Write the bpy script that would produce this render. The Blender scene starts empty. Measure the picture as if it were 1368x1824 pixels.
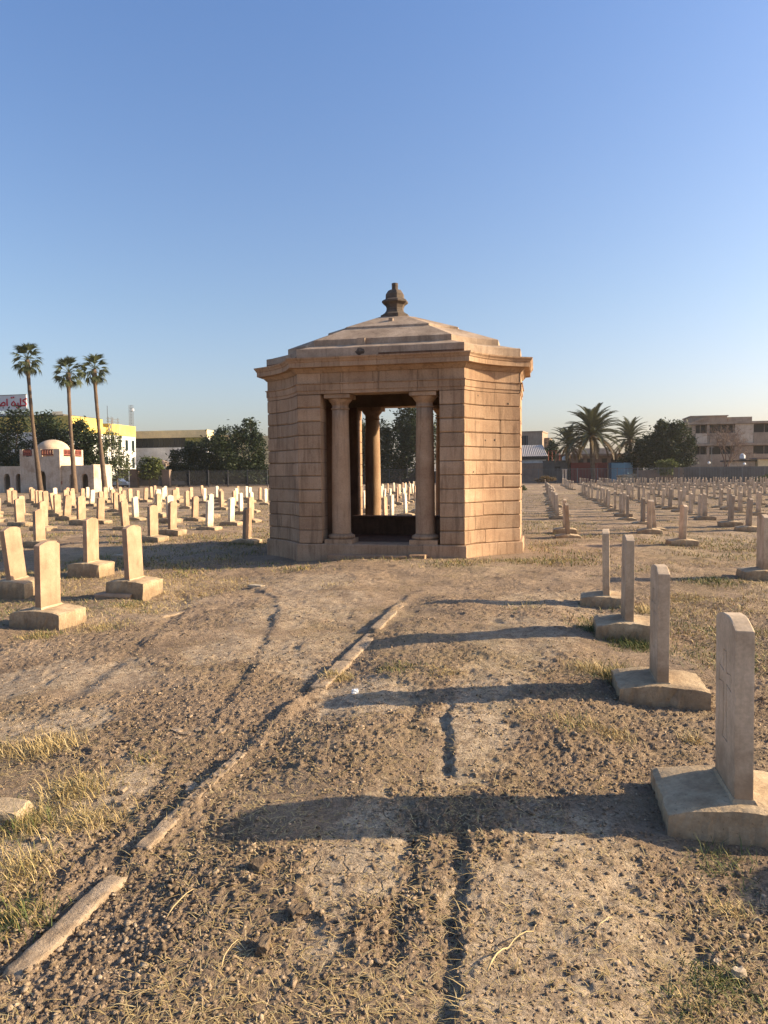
import bpy, bmesh, math, random
import numpy as np
from mathutils import Vector, Matrix, Euler

# ------------------------------------------------------------------ camera, sky, sun, exposure
scn = bpy.context.scene
COL = scn.collection
R = math.radians
FPX, PW, PH = 1300.0, 1368.0, 1824.0
CAM_H = 1.68
cam_d = bpy.data.cameras.new("camera")
cam = bpy.data.objects.new("camera", cam_d)
COL.objects.link(cam)
cam_d.sensor_fit = 'HORIZONTAL'
cam_d.sensor_width = 36.0
cam_d.lens = 36.0 * FPX / PW
cam_d.clip_start = 0.05
cam_d.clip_end = 9000
CAM_ROT = Matrix.Rotation(R(90 - 2.95), 4, 'X') @ Matrix.Rotation(R(-0.5), 4, 'Z')
cam.matrix_world = Matrix.Translation((0, 0, CAM_H)) @ CAM_ROT
scn.camera = cam

SUN_EL, SUN_AZ = R(21.5), R(3.5)          # azimuth from +X towards +Y
SUN_DIR = Vector((math.cos(SUN_EL) * math.cos(SUN_AZ), math.cos(SUN_EL) * math.sin(SUN_AZ), math.sin(SUN_EL)))
world = bpy.data.worlds.new("World")
scn.world = world
world.use_nodes = True
wn = world.node_tree
bg = wn.nodes['Background']
sky = wn.nodes.new('ShaderNodeTexSky')
sky.sky_type = 'NISHITA'
sky.sun_disc = False
sky.sun_elevation = SUN_EL
sky.sun_rotation = R(90) - SUN_AZ
sky.air_density = 1.0
sky.dust_density = 2.2
sky.ozone_density = 2.0
tint = wn.nodes.new('ShaderNodeMix')                     # white balance, and a paler dusty layer low down, the same all round
tint.data_type = 'RGBA'; tint.blend_type = 'MULTIPLY'
tint.inputs[0].default_value = 1.0
tco = wn.nodes.new('ShaderNodeTexCoord')
sep = wn.nodes.new('ShaderNodeSeparateXYZ')
rmp = wn.nodes.new('ShaderNodeValToRGB')
wn.links.new(tco.outputs['Generated'], sep.inputs[0])
wn.links.new(sep.outputs[2], rmp.inputs[0])
rmp.color_ramp.elements[0].position = 0.02
rmp.color_ramp.elements[0].color = (1.10, 0.96, 0.98, 1)
rmp.color_ramp.elements[1].position = 0.55
rmp.color_ramp.elements[1].color = (0.83, 0.975, 1.21, 1)
e_ = rmp.color_ramp.elements.new(0.22)
e_.color = (0.98, 0.975, 1.02, 1)
wn.links.new(rmp.outputs[0], tint.inputs[7])
wn.links.new(sky.outputs[0], tint.inputs[6])
wn.links.new(tint.outputs[2], bg.inputs[0])
bg.inputs[1].default_value = 0.096
sun_d = bpy.data.lights.new("sun", 'SUN')
sun_d.energy = 5.0
sun_d.angle = R(0.55)
sun_d.color = (1.0, 0.80, 0.53)
sun_o = bpy.data.objects.new("sun", sun_d)
sun_o.rotation_euler = SUN_DIR.to_track_quat('Z', 'Y').to_euler()
sun_o.location = (30, 0, 30)
COL.objects.link(sun_o)
scn.view_settings.view_transform = 'Standard'
scn.view_settings.look = 'None'
scn.view_settings.gamma = 1
scn.view_settings.use_curve_mapping = False
scn.view_settings.exposure = 1.13
scn.cycles.max_bounces = 6
scn.cycles.volume_bounces = 0
scn.cycles.transparent_max_bounces = 8

# ------------------------------------------------------------------ site frame: w runs right, t runs away, turned 12 degrees
PHI = R(12)
CP, SP = math.cos(PHI), math.sin(PHI)
RZ = -PHI
def L(w, t, z=0.0):
    return Vector((w * CP + t * SP, -w * SP + t * CP, z))
def WT(x, y):
    return x * CP - y * SP, x * SP + y * CP
def ray(px, py):
    return (CAM_ROT.to_3x3() @ Vector(((px - PW / 2) / FPX, -(py - PH / 2) / FPX, -1.0)))
def G(px, py, z=0.0):                      # ground point seen at a pixel of the photograph
    d = ray(px, py)
    k = (z - CAM_H) / d.z
    return d.x * k, d.y * k
def S(px, py, t):                          # (w, z) on the upright plane t = const
    d = ray(px, py)
    k = t / (d.x * SP + d.y * CP)
    return d.x * k * CP - d.y * k * SP, CAM_H + d.z * k
def Sw(px, t, py=845):
    return S(px, py, t)[0]
def Sz(py, px, t):
    return S(px, py, t)[1]

# ------------------------------------------------------------------ scene helpers
def obj(name, me, mat=None, parent=None, loc=None, rz=None):
    o = bpy.data.objects.new(name, me)
    COL.objects.link(o)
    if mat is not None and me is not None and not me.materials:
        me.materials.append(mat)
    if parent is not None:
        o.parent = parent
    if loc is not None:
        o.location = loc
    if rz is not None:
        o.rotation_euler = (0, 0, rz)
    return o
def tag(o, label=None, cat=None, group=None, kind=None):
    if label: o['label'] = label
    if cat: o['category'] = cat
    if group: o['group'] = group
    if kind: o['kind'] = kind
    return o
def thing(name, label, cat, loc=(0, 0, 0), rz=0.0, group=None):
    o = bpy.data.objects.new(name, None)
    COL.objects.link(o)
    o.empty_display_size = 0.3
    o.location = loc
    o.rotation_euler = (0, 0, rz)
    return tag(o, label, cat, group)

class MB:
    def __init__(self):
        self.v, self.f = [], []
    def add(self, vs, fs):
        b = len(self.v)
        self.v += [tuple(p) for p in vs]
        self.f += [tuple(i + b for i in f) for f in fs]
        return self
    def box(self, x0, x1, y0, y1, z0, z1):
        return self.add([(x0, y0, z0), (x1, y0, z0), (x1, y1, z0), (x0, y1, z0), (x0, y0, z1), (x1, y0, z1), (x1, y1, z1), (x0, y1, z1)],
                        [(3, 2, 1, 0), (4, 5, 6, 7), (0, 1, 5, 4), (1, 2, 6, 5), (2, 3, 7, 6), (3, 0, 4, 7)])
    def prism(self, pts, z0, z1):          # pts counter-clockwise seen from above
        n = len(pts)
        return self.add([(p[0], p[1], z0) for p in pts] + [(p[0], p[1], z1) for p in pts],
                        [tuple(range(n - 1, -1, -1)), tuple(range(n, 2 * n))] + [(i, (i + 1) % n, n + (i + 1) % n, n + i) for i in range(n)])
    def lathe(self, prof, n=20, cx=0.0, cy=0.0, rot=0.0):     # prof: (radius, z) from bottom to top
        vs, fs = [], []
        for r, z in prof:
            for k in range(n):
                a = rot + 2 * math.pi * k / n
                vs.append((cx + r * math.cos(a), cy + r * math.sin(a), z))
        for j in range(len(prof) - 1):
            for k in range(n):
                fs.append((j * n + k, j * n + (k + 1) % n, (j + 1) * n + (k + 1) % n, (j + 1) * n + k))
        fs.append(tuple(range(n - 1, -1, -1)))
        m = (len(prof) - 1) * n
        fs.append(tuple(range(m, m + n)))
        return self.add(vs, fs)
    def tube(self, pts, rad, n=6):
        pts = [Vector(p) for p in pts]
        if not hasattr(rad, '__len__'): rad = [rad] * len(pts)
        vs, fs = [], []
        for i, p in enumerate(pts):
            d = (pts[min(i + 1, len(pts) - 1)] - pts[max(i - 1, 0)]).normalized()
            a = d.cross(Vector((0, 0, 1)) if abs(d.z) < 0.9 else Vector((1, 0, 0))).normalized()
            b = d.cross(a)
            for k in range(n):
                q = 2 * math.pi * k / n
                vs.append(p + (a * math.cos(q) + b * math.sin(q)) * rad[i])
        for j in range(len(pts) - 1):
            for k in range(n):
                fs.append((j * n + k, (j + 1) * n + k, (j + 1) * n + (k + 1) % n, j * n + (k + 1) % n))
        fs.append(tuple(range(n)))
        m = (len(pts) - 1) * n
        fs.append(tuple(range(m + n - 1, m - 1, -1)))
        return self.add(vs, fs)
    def mesh(self, name, smooth=False):
        me = bpy.data.meshes.new(name)
        me.from_pydata(self.v, [], self.f)
        if smooth:
            me.polygons.foreach_set('use_smooth', [True] * len(me.polygons))
        me.update()
        return me
    def build(self, name, mat, parent=None, smooth=False, loc=None, rz=None):
        return obj(name, self.mesh(name, smooth), mat, parent, loc, rz)

def mesh_np(name, verts, faces, smooth=False, attrs=None):
    me = bpy.data.meshes.new(name)
    n, (m, k) = len(verts), faces.shape
    me.vertices.add(n)
    me.vertices.foreach_set('co', np.ascontiguousarray(verts, dtype=np.float32).ravel())
    me.loops.add(m * k)
    me.loops.foreach_set('vertex_index', np.ascontiguousarray(faces, dtype=np.int32).ravel())
    me.polygons.add(m)
    me.polygons.foreach_set('loop_start', np.arange(0, m * k, k, dtype=np.int32))
    if smooth:
        me.polygons.foreach_set('use_smooth', np.ones(m, dtype=bool))
    for an, av in (attrs or {}).items():
        a = me.attributes.new(an, 'FLOAT', 'POINT')
        a.data.foreach_set('value', np.ascontiguousarray(av, dtype=np.float32))
    me.update(calc_edges=True)
    return me

# numpy noise
def _hash(ix, iy, seed):
    h = (ix.astype(np.int64) * 374761393 + iy.astype(np.int64) * 668265263 + seed * 1442695041) & 0xFFFFFFFF
    h = ((h ^ (h >> 13)) * 1274126177) & 0xFFFFFFFF
    return ((h ^ (h >> 16)) & 0xFFFF) / 65535.0
def vnoise(x, y, scale, seed=0):           # smooth value noise in -1..1
    x = np.asarray(x, dtype=np.float64) / scale + 511.3
    y = np.asarray(y, dtype=np.float64) / scale + 733.7
    ix, iy = np.floor(x), np.floor(y)
    fx, fy = x - ix, y - iy
    fx = fx * fx * fx * (fx * (fx * 6 - 15) + 10)
    fy = fy * fy * fy * (fy * (fy * 6 - 15) + 10)
    a, b = _hash(ix, iy, seed), _hash(ix + 1, iy, seed)
    c, d = _hash(ix, iy + 1, seed), _hash(ix + 1, iy + 1, seed)
    return 2 * ((a * (1 - fx) + b * fx) * (1 - fy) + (c * (1 - fx) + d * fx) * fy) - 1
def fbm(x, y, scale, seed=0, oct=3):
    r, a, tot = 0, 1.0, 0
    for k in range(oct):
        cr, sr = math.cos(0.6 + k), math.sin(0.6 + k)
        r = r + a * vnoise(np.asarray(x) * cr - np.asarray(y) * sr, np.asarray(x) * sr + np.asarray(y) * cr, scale / 2 ** k, seed + k * 17)
        tot += a
        a *= 0.55
    return r / tot
def sstep(a, b, x):
    q = np.clip((np.asarray(x) - a) / (b - a), 0, 1)
    return q * q * (3 - 2 * q)

# ------------------------------------------------------------------ materials
def new_mat(name, rough=0.9):
    m = bpy.data.materials.new(name)
    m.use_nodes = True
    b = m.node_tree.nodes['Principled BSDF']
    b.inputs['Roughness'].default_value = rough
    b.inputs['Specular IOR Level'].default_value = 0.25
    return m, m.node_tree, b
def _n(nt, t, **kw):
    n = nt.nodes.new(t)
    for k, v in kw.items(): setattr(n, k, v)
    return n
def mixc(nt, fac, a, b, mode='MIX'):
    n = _n(nt, 'ShaderNodeMix', data_type='RGBA', blend_type=mode)
    for sock, val in ((n.inputs[0], fac), (n.inputs[6], a), (n.inputs[7], b)):
        if isinstance(val, (int, float)): sock.default_value = val
        elif isinstance(val, (tuple, list)): sock.default_value = (*val[:3], 1)
        else: nt.links.new(val, sock)
    return n.outputs[2]
def mathn(nt, op, a, b=0.0, clamp=False):
    n = _n(nt, 'ShaderNodeMath', operation=op, use_clamp=clamp)
    for sock, val in ((n.inputs[0], a), (n.inputs[1], b)):
        if isinstance(val, (int, float)): sock.default_value = val
        else: nt.links.new(val, sock)
    return n.outputs[0]
def ramp(nt, fac, stops):
    n = _n(nt, 'ShaderNodeValToRGB')
    e = n.color_ramp.elements
    while len(e) < len(stops): e.new(0.5)
    for i, (p, c) in enumerate(stops):
        e[i].position = p
        e[i].color = (*c[:3], 1) if hasattr(c, '__len__') else (c, c, c, 1)
    nt.links.new(fac, n.inputs[0])
    return n.outputs[0]
def noise(nt, vec, scale, detail=4, rough=0.55, dist=0.0):
    n = _n(nt, 'ShaderNodeTexNoise')
    n.inputs['Scale'].default_value = scale
    n.inputs['Detail'].default_value = detail
    n.inputs['Roughness'].default_value = rough
    n.inputs['Distortion'].default_value = dist
    nt.links.new(vec, n.inputs['Vector'])
    return n.outputs[0]
def bump(nt, b, height, strength=0.5, dist=0.01):
    n = _n(nt, 'ShaderNodeBump')
    n.inputs['Strength'].default_value = strength
    n.inputs['Distance'].default_value = dist
    nt.links.new(height, n.inputs['Height'])
    nt.links.new(n.outputs[0], b.inputs['Normal'])
def pos(nt, scale=None):
    g = _n(nt, 'ShaderNodeNewGeometry')
    if scale is None: return g.outputs['Position']
    v = _n(nt, 'ShaderNodeVectorMath', operation='MULTIPLY')
    v.inputs[1].default_value = scale
    nt.links.new(g.outputs['Position'], v.inputs[0])
    return v.outputs[0]

def stone_mat(name, base, light=None, dark=None, s1=3.0, s2=40.0, var=0.12, rough=0.92, bstr=0.35, bdist=0.006, streak=0.0, pits=0.0, dirt=0.0):
    m, nt, b = new_mat(name, rough)
    light = light or tuple(min(1, c * 1.22) for c in base)
    dark = dark or tuple(c * 0.68 for c in base)
    p = pos(nt)
    n1 = noise(nt, p, s1, 5, 0.6, 0.3)
    n2 = noise(nt, p, s2, 3, 0.6)
    c = ramp(nt, n1, [(0.28, dark), (0.5, base), (0.72, light)])
    c = mixc(nt, 0.35, c, mixc(nt, 1.0, c, ramp(nt, n2, [(0.3, 0.6), (0.7, 1.25)]), 'MULTIPLY'))
    if streak > 0:
        n3 = noise(nt, pos(nt, (9.0, 9.0, 0.9)), 1.0, 5, 0.65, 0.5)
        c = mixc(nt, mathn(nt, 'MULTIPLY', ramp(nt, n3, [(0.5, 0.0), (0.68, 1.0)]), streak), c, tuple(q * 0.42 for q in dark))
    if pits > 0:
        n4 = noise(nt, p, 55, 2, 0.5)
        c = mixc(nt, mathn(nt, 'MULTIPLY', ramp(nt, n4, [(0.66, 0.0), (0.72, 1.0)]), pits), c, tuple(q * 0.3 for q in dark))
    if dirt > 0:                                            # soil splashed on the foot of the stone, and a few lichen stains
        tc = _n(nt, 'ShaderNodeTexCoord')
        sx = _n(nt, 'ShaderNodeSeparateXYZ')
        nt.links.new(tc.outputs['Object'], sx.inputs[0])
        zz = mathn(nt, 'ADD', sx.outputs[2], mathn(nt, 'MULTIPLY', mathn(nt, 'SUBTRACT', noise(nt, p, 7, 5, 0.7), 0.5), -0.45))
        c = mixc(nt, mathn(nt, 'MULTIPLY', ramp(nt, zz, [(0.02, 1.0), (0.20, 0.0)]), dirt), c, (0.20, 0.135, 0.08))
        st = ramp(nt, noise(nt, pos(nt, (5, 5, 2.2)), 1.0, 6, 0.7), [(0.54, 0.0), (0.68, 1.0)])
        c = mixc(nt, mathn(nt, 'MULTIPLY', st, dirt * 0.55), c, tuple(q * 0.55 for q in dark))
    oi = _n(nt, 'ShaderNodeObjectInfo')
    v = mathn(nt, 'ADD', mathn(nt, 'MULTIPLY', oi.outputs['Random'], 2 * var), 1 - var)
    hs = _n(nt, 'ShaderNodeHueSaturation')
    nt.links.new(c, hs.inputs['Color'])
    nt.links.new(v, hs.inputs['Value'])
    nt.links.new(hs.outputs[0], b.inputs['Base Color'])
    h = mathn(nt, 'ADD', noise(nt, p, s2 * 0.7, 6, 0.7), mathn(nt, 'MULTIPLY', n1, 0.5))
    bump(nt, b, h, bstr, bdist)
    return m
def flat_mat(name, col, rough=0.8, metal=0.0, var=0.10, s=4.0):
    m, nt, b = new_mat(name, rough)
    n1 = noise(nt, pos(nt), s, 4, 0.6)
    c = mixc(nt, n1, tuple(q * (1 - 2 * var) for q in col), tuple(min(1, q * (1 + 2 * var)) for q in col))
    nt.links.new(c, b.inputs['Base Color'])
    b.inputs['Metallic'].default_value = metal
    return m
def leaf_mat(name, dark, light, s=0.9, transl=0.25):
    m, nt, b = new_mat(name, 0.6)
    n1 = noise(nt, pos(nt), s, 4, 0.65)
    n2 = noise(nt, pos(nt), 9.0, 2, 0.5)
    c = ramp(nt, mathn(nt, 'ADD', mathn(nt, 'MULTIPLY', n1, 0.6), mathn(nt, 'MULTIPLY', n2, 0.4)), [(0.35, dark), (0.65, light)])
    nt.links.new(c, b.inputs['Base Color'])
    t = _n(nt, 'ShaderNodeBsdfTranslucent')
    nt.links.new(c, t.inputs[0])
    mx = _n(nt, 'ShaderNodeMixShader')
    mx.inputs[0].default_value = transl
    nt.links.new(b.outputs[0], mx.inputs[1])
    nt.links.new(t.outputs[0], mx.inputs[2])
    nt.links.new(mx.outputs[0], nt.nodes['Material Output'].inputs[0])
    return m
def blade_mat(name, stops, rough=0.75):
    m, nt, b = new_mat(name, rough)
    a = _n(nt, 'ShaderNodeAttribute', attribute_name='tone')
    c = ramp(nt, a.outputs['Fac'], stops)
    nt.links.new(c, b.inputs['Base Color'])
    return m

M = {}
M['sandstone'] = stone_mat('sandstone', (0.374, 0.241, 0.146), (0.436, 0.297, 0.193), (0.287, 0.172, 0.102), s1=1.6, s2=34, var=0.14, streak=0.55, pits=0.4, bstr=0.55, bdist=0.008)
M['roofstone'] = stone_mat('roof_stone', (0.365, 0.267, 0.186), (0.459, 0.344, 0.248), (0.240, 0.169, 0.114), s1=2.5, s2=30, var=0.10, streak=0.35, bstr=0.5)
M['darkstone'] = stone_mat('weathered_dark_stone', (0.115, 0.088, 0.066), None, None, s1=6, s2=40, bstr=0.6)
M['corestone'] = stone_mat('joint_mortar', (0.20, 0.13, 0.075), None, None, s1=3, s2=30, var=0.0)
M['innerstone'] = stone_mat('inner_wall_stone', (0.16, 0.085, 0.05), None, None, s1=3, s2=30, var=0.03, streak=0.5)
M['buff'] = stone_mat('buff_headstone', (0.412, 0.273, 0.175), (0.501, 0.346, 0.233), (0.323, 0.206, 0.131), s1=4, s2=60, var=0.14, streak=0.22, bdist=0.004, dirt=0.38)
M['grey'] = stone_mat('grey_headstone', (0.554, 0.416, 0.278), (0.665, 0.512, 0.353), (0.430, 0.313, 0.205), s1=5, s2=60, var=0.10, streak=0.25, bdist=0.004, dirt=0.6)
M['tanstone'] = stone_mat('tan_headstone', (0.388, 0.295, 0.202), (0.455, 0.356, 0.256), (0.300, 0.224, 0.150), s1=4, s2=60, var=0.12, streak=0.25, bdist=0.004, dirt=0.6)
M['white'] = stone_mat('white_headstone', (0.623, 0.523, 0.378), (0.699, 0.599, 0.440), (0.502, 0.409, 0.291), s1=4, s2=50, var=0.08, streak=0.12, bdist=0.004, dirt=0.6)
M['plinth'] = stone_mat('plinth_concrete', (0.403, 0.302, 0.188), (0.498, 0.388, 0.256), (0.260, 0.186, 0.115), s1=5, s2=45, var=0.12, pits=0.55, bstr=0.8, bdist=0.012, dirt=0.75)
M['lump'] = stone_mat('bare_concrete', (0.438, 0.328, 0.204), (0.541, 0.422, 0.278), (0.283, 0.202, 0.125), s1=5, s2=45, var=0.12, pits=0.55, bstr=0.8, bdist=0.012)
M['kerb'] = stone_mat('kerb_concrete', (0.315, 0.232, 0.153), (0.400, 0.308, 0.218), (0.190, 0.135, 0.089), s1=14, s2=70, var=0.08, pits=0.8, bstr=0.9, bdist=0.015)
M['leaf'] = leaf_mat('dark_leaves', (0.012, 0.022, 0.007), (0.037, 0.053, 0.016))
M['leaf2'] = leaf_mat('olive_leaves', (0.05, 0.068, 0.025), (0.12, 0.13, 0.05))
M['leaf3'] = leaf_mat('bright_leaves', (0.055, 0.08, 0.02), (0.14, 0.15, 0.045))
M['palm'] = leaf_mat('palm_leaves', (0.04, 0.055, 0.022), (0.10, 0.11, 0.045), 1.5)
M['datepalm'] = leaf_mat('date_palm_leaves', (0.055, 0.062, 0.032), (0.12, 0.12, 0.06), 1.5)
M['deadpalm'] = leaf_mat('dry_palm_leaves', (0.10, 0.07, 0.035), (0.2, 0.14, 0.07), 1.5)
M['bark'] = stone_mat('bark', (0.13, 0.09, 0.06), None, None, s1=3, s2=25, bstr=0.8, bdist=0.03)
M['palmbark'] = stone_mat('palm_bark', (0.124, 0.086, 0.058), None, None, s1=2, s2=18, bstr=0.8, bdist=0.03)
M['twig'] = flat_mat('twigs', (0.17, 0.11, 0.08))
M['iron'] = flat_mat('dark_iron', (0.05, 0.05, 0.055), 0.6)
M['railgrey'] = flat_mat('grey_rail', (0.16, 0.155, 0.15), 0.6)
M['plaster'] = stone_mat('old_plaster', (0.527, 0.435, 0.335), (0.595, 0.508, 0.406), (0.374, 0.271, 0.187), s1=0.9, s2=8, var=0.03, streak=0.3)
M['dome'] = stone_mat('dome_plaster', (0.58, 0.43, 0.29), None, None, s1=0.8, s2=8, var=0.0)
M['brickred'] = flat_mat('red_brick', (0.23, 0.075, 0.055), 0.9)
M['yellow'] = stone_mat('yellow_paint', (0.68, 0.50, 0.13), (0.72, 0.55, 0.17), (0.6, 0.43, 0.11), s1=0.5, s2=5, var=0.0)
M['tan'] = stone_mat('tan_paint', (0.702, 0.567, 0.324), None, (0.608, 0.486, 0.270), s1=0.4, s2=5, var=0.0)
M['whitewall'] = stone_mat('white_wall', (0.66, 0.65, 0.62), None, (0.56, 0.54, 0.5), s1=0.5, s2=5, var=0.02, streak=0.15)
M['concrete'] = stone_mat('raw_concrete', (0.341, 0.257, 0.187), None, None, s1=0.5, s2=5, var=0.05, streak=0.35)
M['greywall'] = stone_mat('grey_block_wall', (0.124, 0.112, 0.099), None, None, s1=0.8, s2=8, var=0.05, streak=0.2)
M['brownwall'] = stone_mat('brown_wall', (0.22, 0.16, 0.12), None, None, s1=0.8, s2=8, var=0.1, streak=0.2)
M['opening'] = flat_mat('dark_room', (0.05, 0.042, 0.036), 0.9)
M['red'] = flat_mat('red_steel', (0.22, 0.045, 0.035), 0.6)
M['blue'] = flat_mat('blue_steel_painted_shade', (0.03, 0.10, 0.19), 0.55)  # shaded side of the blue container, its shade put into the colour
M['blue_sunlit'] = flat_mat('blue_steel_painted_sunlight', (0.20, 0.36, 0.46), 0.6)  # sunlit end of the same blue container, sunlight put into the paler colour
M['signgrey'] = flat_mat('sign_board', (0.50, 0.52, 0.54), 0.6, var=0.03)
M['signred'] = flat_mat('sign_letter_red', (0.55, 0.02, 0.05), 0.5, var=0.02)
M['whitepaint'] = flat_mat('white_paint', (0.75, 0.75, 0.73), 0.5, var=0.04)
M['treeshade_wall'] = stone_mat('wall_painted_shade', (0.045, 0.04, 0.037), None, None, s1=0.8, s2=8, var=0.05)  # darkness under the trees put into the wall colour
M['ribbonglass'] = flat_mat('dark_ribbon_glass', (0.012, 0.016, 0.018), 0.35)
M['paper'] = flat_mat('white_litter', (0.7, 0.72, 0.74), 0.4, var=0.06)
M['tyre'] = flat_mat('tyre_rubber', (0.02, 0.02, 0.02), 0.8)
M['roofsheet'] = flat_mat('corrugated_sheet', (0.38, 0.34, 0.31), 0.6)
gm, gnt, gb = new_mat('window_glass', 0.08)
gb.inputs['Base Color'].default_value = (0.015, 0.025, 0.025, 1)
gb.inputs['Specular IOR Level'].default_value = 0.5
M['glass'] = gm
gm, gnt, gb = new_mat('green_glass', 0.12)
gb.inputs['Base Color'].default_value = (0.10, 0.13, 0.04, 1)
gb.inputs['Specular IOR Level'].default_value = 0.5
M['greenglass'] = gm
# ------------------------------------------------------------------ ground
KERB_W = -1.71
STEP_T = [1.2, 2.14, 2.63, 3.16, 3.5, 3.88, 4.7, 5.2]
STEP_W = [-0.22, -0.24, -0.27, -0.30, -0.36, -0.46, -0.57, -0.60]
RUT_T = [1.5, 2.52, 3.06, 3.55, 4.11, 5.12, 5.91, 7.3, 8.8, 9.8, 10.6]
RUT_W = [-1.95, -2.0, -2.02, -2.08, -2.18, -2.36, -2.52, -2.85, -3.31, -3.75, -4.4]
PALE = [(0.05, 2.9, 0.33, 0.9), (0.20, 2.5, 0.4, 0.5), (0.0, 2.2, 0.35, 0.5), (-0.34, 4.6, 0.30, 0.7), (-0.38, 5.8, 0.28, 0.9), (-0.15, 7.1, 0.55, 1.2),
        (-4.0, 5.8, 0.8, 0.6), (-2.8, 8.9, 0.9, 1.3), (-2.2, 6.9, 0.45, 1.1), (-3.0, 6.7, 0.5, 0.7), (-2.3, 3.5, 0.35, 0.5), (-0.75, 2.9, 0.2, 0.6),
        (-3.4, 4.4, 0.5, 0.35), (0.1, 9.5, 0.8, 1.0), (-1.2, 5.2, 0.4, 0.5), (-2.4, 2.7, 0.3, 0.3), (-3.5, 11, 0.8, 0.9)]
def masks(x, y):
    w, t = WT(x, y)
    wob = 0.16 * vnoise(x, y, 0.5, 5) + 0.12 * vnoise(x, y, 0.17, 6) + 0.10 * vnoise(x, y, 0.06, 7) + 0.05 * vnoise(x, y, 0.025, 8)
    pale = np.zeros_like(w)
    for a, b, ra, rb in PALE:
        d = np.sqrt(((w - a) / ra) ** 2 + ((t - b) / rb) ** 2)
        pale = np.maximum(pale, sstep(1.1, 0.7, d + wob * 2.0))
    pale = pale * (0.45 + 0.55 * sstep(-0.55, 0.15, 0.6 * vnoise(x, y, 0.11, 12) + 0.6 * vnoise(x, y, 0.045, 13))) * (1 - 0.35 * sstep(4.5, 7.0, t))
    far = 0.38 * sstep(0.12, 0.5, fbm(x, y, 2.6, 31, 3)) * sstep(4, 9, t)
    pale = np.maximum(pale, far)
    till = sstep(-0.15, 0.35, fbm(x, y, 1.3, 41, 2) + 0.35) * (1 - 0.92 * pale)
    return pale, till
def H(x, y, detail=True):
    x = np.asarray(x, dtype=np.float64); y = np.asarray(y, dtype=np.float64)
    w, t = WT(x, y)
    h = -0.15 * sstep(-2.8, -5.6, w) * sstep(19, 14, t)
    h = h - 0.02 * sstep(-1.66, -1.80, w) * sstep(14, 8, t)
    nearf = sstep(60, 10, t)
    h = h + 0.06 * sstep(-1.7, -1.1, w) * sstep(0.75, 0.1, w) * sstep(10.5, 8.0, t)
    pav = sstep(1.0, 1.12, np.maximum(np.abs(w + 3.17) / 3.1, np.abs(t - 16.3) / 2.15))
    h = h + (0.035 * fbm(x, y, 2.2, 3, 2) + 0.03 * fbm(x, y, 0.7, 9, 2)) * nearf * (0.15 + 0.85 * pav)
    sw = np.interp(t, STEP_T, STEP_W) + 0.014 * vnoise(t, w * 0, 0.22, 77) + 0.014 * vnoise(t, w * 0, 0.06, 78) + 0.008 * vnoise(x, y, 0.03, 79)
    act = np.maximum(sstep(3.45, 3.25, t), sstep(3.8, 3.9, t) * sstep(5.2, 4.8, t)) * sstep(0.9, 1.2, t)
    h = h + act * (0.022 * sstep(-0.008, 0.008, w - sw) * sstep(0.8, 0.15, w - sw) - 0.012 * np.exp(-((w - sw + 0.03) / 0.03) ** 2))
    h = h - 0.02 * np.exp(-((w - sw + 0.24) / 0.05) ** 2) * act * sstep(0.0, 0.5, vnoise(x, y, 0.5, 55) + 0.3)
    rw = np.interp(t, RUT_T, RUT_W) + 0.04 * vnoise(t, t * 0, 0.6, 80) + 0.03 * vnoise(x, y, 0.12, 81)
    brk = 0.35 + 0.65 * sstep(-0.35, 0.35, vnoise(t, w * 0, 0.55, 91) + 0.15)
    ract = sstep(1.3, 2.0, t) * sstep(10.8, 10.0, t)
    h = h + ract * brk * (-0.009 * np.exp(-((w - rw) / 0.06) ** 2) + 0.012 * sstep(-0.01, 0.03, w - rw - 0.05) * np.exp(-((w - rw - 0.1) / 0.10) ** 2))
    rw2 = rw - 1.35
    h = h + ract * 0.35 * brk * (-0.05 * np.exp(-((w - rw2) / 0.09) ** 2) + 0.025 * np.exp(-((w - rw2 - 0.17) / 0.09) ** 2))
    kr = sstep(2.7, 2.85, t) * sstep(6.4, 5.6, t)
    h = h + kr * 0.055 * np.exp(-((w - KERB_W + 0.03 * vnoise(t, t * 0, 0.3, 88)) / 0.06) ** 2) * (0.55 + 0.45 * vnoise(t, t * 0, 0.45, 89))
    kr = sstep(7.3, 7.5, t) * sstep(10.4, 9.6, t)
    h = h + kr * 0.05 * np.exp(-((w - KERB_W + 0.05 * sstep(7, 10, t)) / 0.07) ** 2) * (0.6 + 0.4 * vnoise(t, t * 0, 0.4, 90))
    h = h + pav * sstep(5, 9, t) * sstep(90, 30, t) * (0.022 * fbm(x, y, 0.34, 211, 4) + 0.016 * np.abs(vnoise(x, y, 0.23, 213)) * sstep(0.0, 0.5, fbm(x, y, 1.9, 215, 2) + 0.2))
    if detail:
        pale, till = masks(x, y)
        df = sstep(22, 6, t)
        c1 = 1 - np.abs(vnoise(x, y, 0.13, 21)) * 1.6
        c2 = 1 - np.abs(vnoise(x + 3.3, y - 1.7, 0.06, 22)) * 1.6
        h = h + pav * df * till * (0.010 * c1 * (0.4 + 0.6 * vnoise(x, y, 0.4, 29)) + 0.006 * c2 + 0.011 * np.abs(vnoise(x, y, 0.034, 23)) + 0.011 * np.abs(vnoise(x + 9, y, 0.019, 24)) + 0.006 * vnoise(x, y, 0.011, 20))
        h = h + pav * df * (0.006 * fbm(x, y, 0.12, 25, 3) + 0.004 * np.abs(vnoise(x, y, 0.022, 26)))
        h = h + pav * df * pale * -0.012 * sstep(0.52, 0.8, vnoise(x, y, 0.14, 27))
    return h
def hz(x, y):
    return float(H(np.array([x]), np.array([y]), False)[0])

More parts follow.
